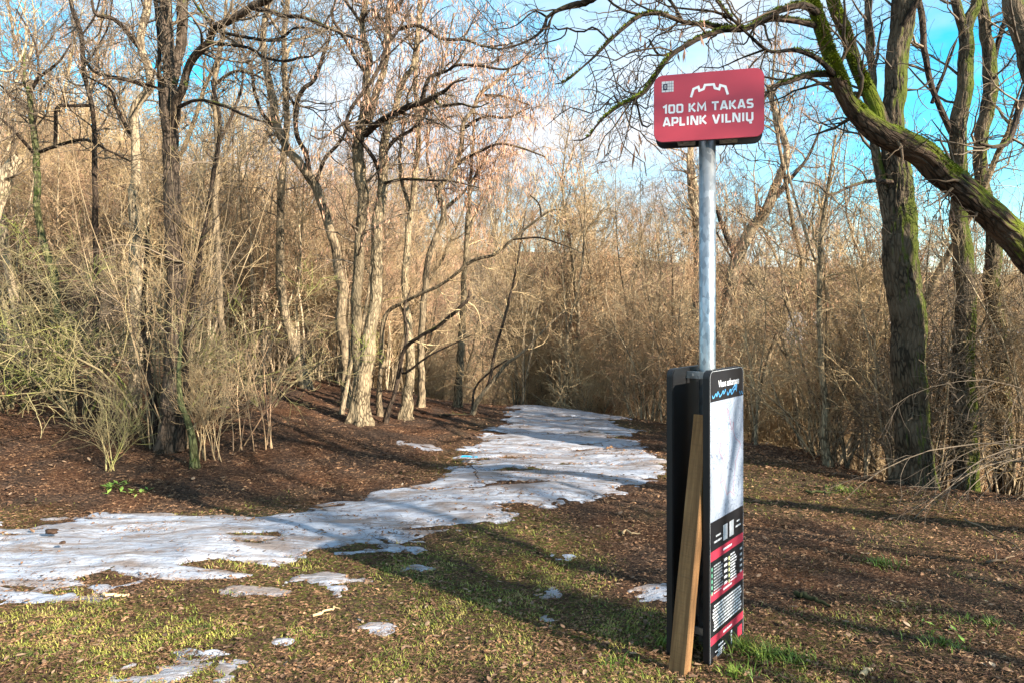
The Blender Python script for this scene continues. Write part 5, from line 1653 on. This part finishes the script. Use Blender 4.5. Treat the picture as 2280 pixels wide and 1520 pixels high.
lsub(strokes('sticker_mark', [[(SW * .103, SH * .80), (SW * .103, SH * .845), (SW * .114, SH * .845), (SW * .114, SH * .80), (SW * .102, SH * .80)]], .0022, SF, M['sticker'], post, .0024))

# ------------------------------------------------------------------ plank
b = NB('sawn_timber', .75, .25)
v = b.pos(scale=(1, 1, .06))
c = b.ramp(b.noise(v, 60, 5, .6, .3), [(.3, (.13, .062, .024)), (.6, (.27, .14, .056)), (.8, (.37, .21, .09))])
saw = b.noise(b.pos(scale=(.15, .15, 1)), 120, 2)
c = b.mix(b.math('MULTIPLY', b.mask(saw, .5, .7), .35), c, (.16, .08, .035))
knot = b.mask(b.noise(b.pos(scale=(1, 1, .6)), 9, 2), .66, .74)
c = b.mix(knot, c, (.07, .045, .03))
b.col(c)
b.bump(saw, .35, .004)
M['timber'] = b.m
pb = hit(1512, 1498)
pt = np.array([.905, 3.50, 1.125])
ax_ = Vector(pt - pb); Lp = ax_.length + .03; ax_.normalize()
ncam = Vector((-.22, -.975, 0))
ncam.rotate(Matrix.Rotation(R_(-33), 3, 'Z'))
fn = (ncam - ax_ * ncam.dot(ax_)).normalized()
fw = ax_.cross(fn).normalized()
pw_, pt_ = .088, .050
bm = bmesh.new()
nS = 14
rings = []
for i in range(nS + 1):
    h = -.03 + Lp * i / nS
    cc = Vector(pb) + ax_ * h + fw * (.0009 * math.sin(i * 1.1)) + fn * (.0006 * math.cos(i * .9))
    k_ = .88 + .12 * (1 - i / nS)
    r = .004
    prof = [(-pw_/2 + r, -pt_/2), (pw_/2 - r, -pt_/2), (pw_/2, -pt_/2 + r), (pw_/2, pt_/2 - r), (pw_/2 - r, pt_/2), (-pw_/2 + r, pt_/2), (-pw_/2, pt_/2 - r), (-pw_/2, -pt_/2 + r)]
    rings.append([bm.verts.new(cc + fw * a * k_ + fn * b_) for a, b_ in prof])
for a, b_ in zip(rings[:-1], rings[1:]):
    for j in range(8):
        bm.faces.new((a[j], a[(j + 1) % 8], b_[(j + 1) % 8], b_[j]))
bm.faces.new(rings[0][::-1]); bm.faces.new(rings[-1])
bmesh.ops.recalc_face_normals(bm, faces=bm.faces)
# put the mesh upright in its own space so the grain runs along it
mw = Matrix((( fw.x, fn.x, ax_.x, pb[0]), (fw.y, fn.y, ax_.y, pb[1]), (fw.z, fn.z, ax_.z, pb[2]), (0, 0, 0, 1)))
me = bpy.data.meshes.new('wooden_plank')
bm.transform(mw.inverted()); bm.to_mesh(me); bm.free()
me.materials.append(M['timber'])
o = link('wooden_plank', me); o.matrix_world = mw
tag(o, 'rough sawn wooden plank leaning between the black panels of the signpost', 'plank')

# ------------------------------------------------------------------ sticks, bark, scraps
def stick(p0, p1, r, lab, seed, mat, name='fallen_stick', branch=0):
    g = np.random.default_rng(seed)
    a, b_ = hit(*p0), hit(*p1)
    n = 10
    t = np.linspace(0, 1, n)[:, None]
    P = a + (b_ - a) * t
    P[:, :2] += g.normal(0, .012, (n, 2))
    P[:, 2] = terrain(P[:, 0], P[:, 1]) + r * .7 + .012 + g.uniform(0, .01, n)
    R = r * np.linspace(1, .45, n) * g.uniform(.9, 1.1, n)
    q, L = catmull(np.hstack([P, R[:, None]]), 26)
    geo = Geo(); geo.tube(q[None, :, :3], q[None, :, 3], 7)
    if branch:
        P2, R2 = grow(g, q[None, :, :3], q[None, :, 3], branch, (.08, .2), (.3, .9), (30, 60), 4, .2, .12, .6, r, .002)
        geo.tube(P2, R2, 4)
    o = link(name, geo.mesh(name, mat))
    tag(o, lab, 'stick', 'fallen sticks on the ground')
stick((1795, 1100), (1865, 1104), .014, 'short mossy stick lying in the green tuft near the big trunk', 1, M['bark_green'])
stick((1770, 1330), (1845, 1358), .016, 'short mossy stick in the shaded ground right of the map panel', 2, M['bark_green'])
stick((1380, 1192), (1422, 1194), .010, 'thin straight tan stick left of the signpost', 3, M['twig_tan'])
stick((700, 1382), (760, 1362), .008, 'curved pale twig in the yellow grass', 4, M['twig_tan'])
stick((1920, 1518), (1940, 1500), .012, 'short pale chip of wood at the bottom edge', 5, M['twig_tan'])
stick((2200, 1262), (2262, 1248), .010, 'dark twig lying on the shaded ground at right', 6, M['twig_dark'], branch=2)
stick((230, 1332), (300, 1336), .010, 'reddish bark strip beside the lower edge of the path', 7, M['twig_warm'])
stick((1070, 1070), (1050, 1040), .006, 'thin forked twig lying on the snow of the path', 8, M['twig_dark'], branch=3)
stick((2150, 1160), (2290, 1240), .007, 'long thin pale twig arching at the right edge', 9, M['twig_grey'], branch=2)
stick((980, 930), (1050, 925), .02, 'dark log lying at the left rim of the path end', 10, M['limb_dark'], branch=3)

def clod(px, py, s, lab, seed, mat='clodm'):
    g = np.random.default_rng(seed)
    c = hit(px, py)
    bm = bmesh.new()
    bmesh.ops.create_icosphere(bm, subdivisions=3, radius=1)
    for v in bm.verts:
        k = 1 + .35 * float(fbm(v.co.x * 1.5 + seed, v.co.y * 1.5, v.co.z * 1.5, 3, seed))
        v.co = Vector((v.co.x * s * 1.4 * k, v.co.y * s * k, v.co.z * s * .55 * k))
    for f in bm.faces: f.smooth = True
    me = bpy.data.meshes.new('bark_lump'); bm.to_mesh(me); bm.free()
    me.materials.append(M[mat])
    sf_ = float(snow_f(np.array([c[0]]), np.array([c[1]]))[0])
    o = link('bark_lump', me); o.location = (c[0], c[1], c[2] + s * .2 + (.05 if sf_ > .1 else 0)); o.rotation_euler.z = g.uniform(0, 6)
    tag(o, lab, 'lump of bark', 'dark lumps on the path')
M['clodm'] = plain('dark_lump', (.05, .028, .018), .9, .2, var=.5, sc_=30)
clod(115, 1200, .032, 'dark lump of bark on the snow near the left edge', 1)
clod(140, 1224, .016, 'small dark lump on the snow below the bigger lump', 2)
clod(697, 1140, .020, 'lone reddish-brown lump on the sunlit snow', 3)
clod(1765, 1124, .03, 'brown curled leaf lump on the ground right of the map panel', 4)
# blue plastic scrap on the path
b = NB('blue_plastic', .3, .5); b.col((.03, .42, .70)); M['blue'] = b.m
c = hit(1045, 1030)
g = np.random.default_rng(8)
nn = 9
xx, yy = np.meshgrid(np.linspace(-.09, .09, nn), np.linspace(-.045, .045, nn))
zz = .018 * np.abs(fbm(xx * 25, yy * 25, 0, 2, 3)) + .06
V = np.stack([xx + c[0] + .01 * fbm(yy * 40, xx * 9, 0, 2, 5), yy + c[1], zz + c[2]], -1).reshape(-1, 3)
ii = np.arange(nn * nn).reshape(nn, nn)
o = link('plastic_scrap', mesh_np('plastic_scrap', V, np.stack([ii[:-1, :-1], ii[:-1, 1:], ii[1:, 1:], ii[1:, :-1]], -1).reshape(-1, 4), M['blue']))
tag(o, 'crumpled bright blue plastic scrap on the snowy path', 'litter')

# ------------------------------------------------------------------ pale houses down in the valley
M['wall'] = plain('pale_render', (.74, .73, .70), .8, .2, var=.06, sc_=1)
M['roof'] = plain('grey_roof', (.30, .31, .34), .7, .3, var=.15, sc_=2)
M['pane'] = plain('window_pane', (.05, .06, .08), .12, .6)
M['wframe'] = plain('window_frame', (.55, .55, .54), .6, .3)
def house(x, y, z, w, d, h, rz, lab):
    root = empty('valley_house', (x, y, z))
    root.rotation_euler.z = rz
    tag(root, lab, 'house', 'pale houses down in the valley')
    X_, Y_, Z_ = Vector((1, 0, 0)), Vector((0, 1, 0)), Vector((0, 0, 1))
    def ch(o, par=root):
        o.parent = par
        o.matrix_parent_inverse.identity()
        return o
    ch(box('wall', (0, 0, h / 2), X_, Z_, Y_, w, h, d, M['wall'], None, .01))
    bm = bmesh.new()
    e = .4
    pts = [(-w/2 - e, -d/2 - e, h), (w/2 + e, -d/2 - e, h), (w/2 + e, d/2 + e, h), (-w/2 - e, d/2 + e, h), (-w/2 - e, 0, h + d * .32), (w/2 + e, 0, h + d * .32)]
    vs_ = [bm.verts.new(p) for p in pts]
    for f in ((0, 1, 5, 4), (2, 3, 4, 5), (0, 4, 3), (1, 2, 5), (3, 2, 1, 0)):
        bm.faces.new([vs_[i] for i in f])
    me = bpy.data.meshes.new('roof'); bm.to_mesh(me); bm.free(); me.materials.append(M['roof'])
    ch(link('roof', me))
    for i in range(int(w // 2)):
        for j in range(max(1, int(h // 2.6))):
            cx = -w / 2 + 1.1 + i * 2.0; cz = 1.4 + j * 2.6
            f = ch(box('window', (cx, -d / 2 - .02, cz), X_, Z_, Y_, 1.2, 1.3, .10, M['wframe'], None, .005))
            ch(box('pane', (cx, -d / 2 - .055, cz), X_, Z_, Y_, 1.0, 1.1, .05, M['pane'], None, .003), f)
for (px, Y, w, d, h, rz, lab) in [(1905, 46, 7, 6, 6.5, -.5, 'pale house glimpsed through twigs left of the thick mossy trunk'),
                                  (2120, 40, 8, 6, 5.2, -.35, 'pale house glimpsed between the mossy trunk and the forked trunk'),
                                  (2275, 36, 7, 6, 6.0, -.6, 'pale house glimpsed through twigs at the right edge')]:
    x = (px - 1140) / F * Y
    house(x, Y, tz(x, Y) - .2, w, d, h, rz, lab)
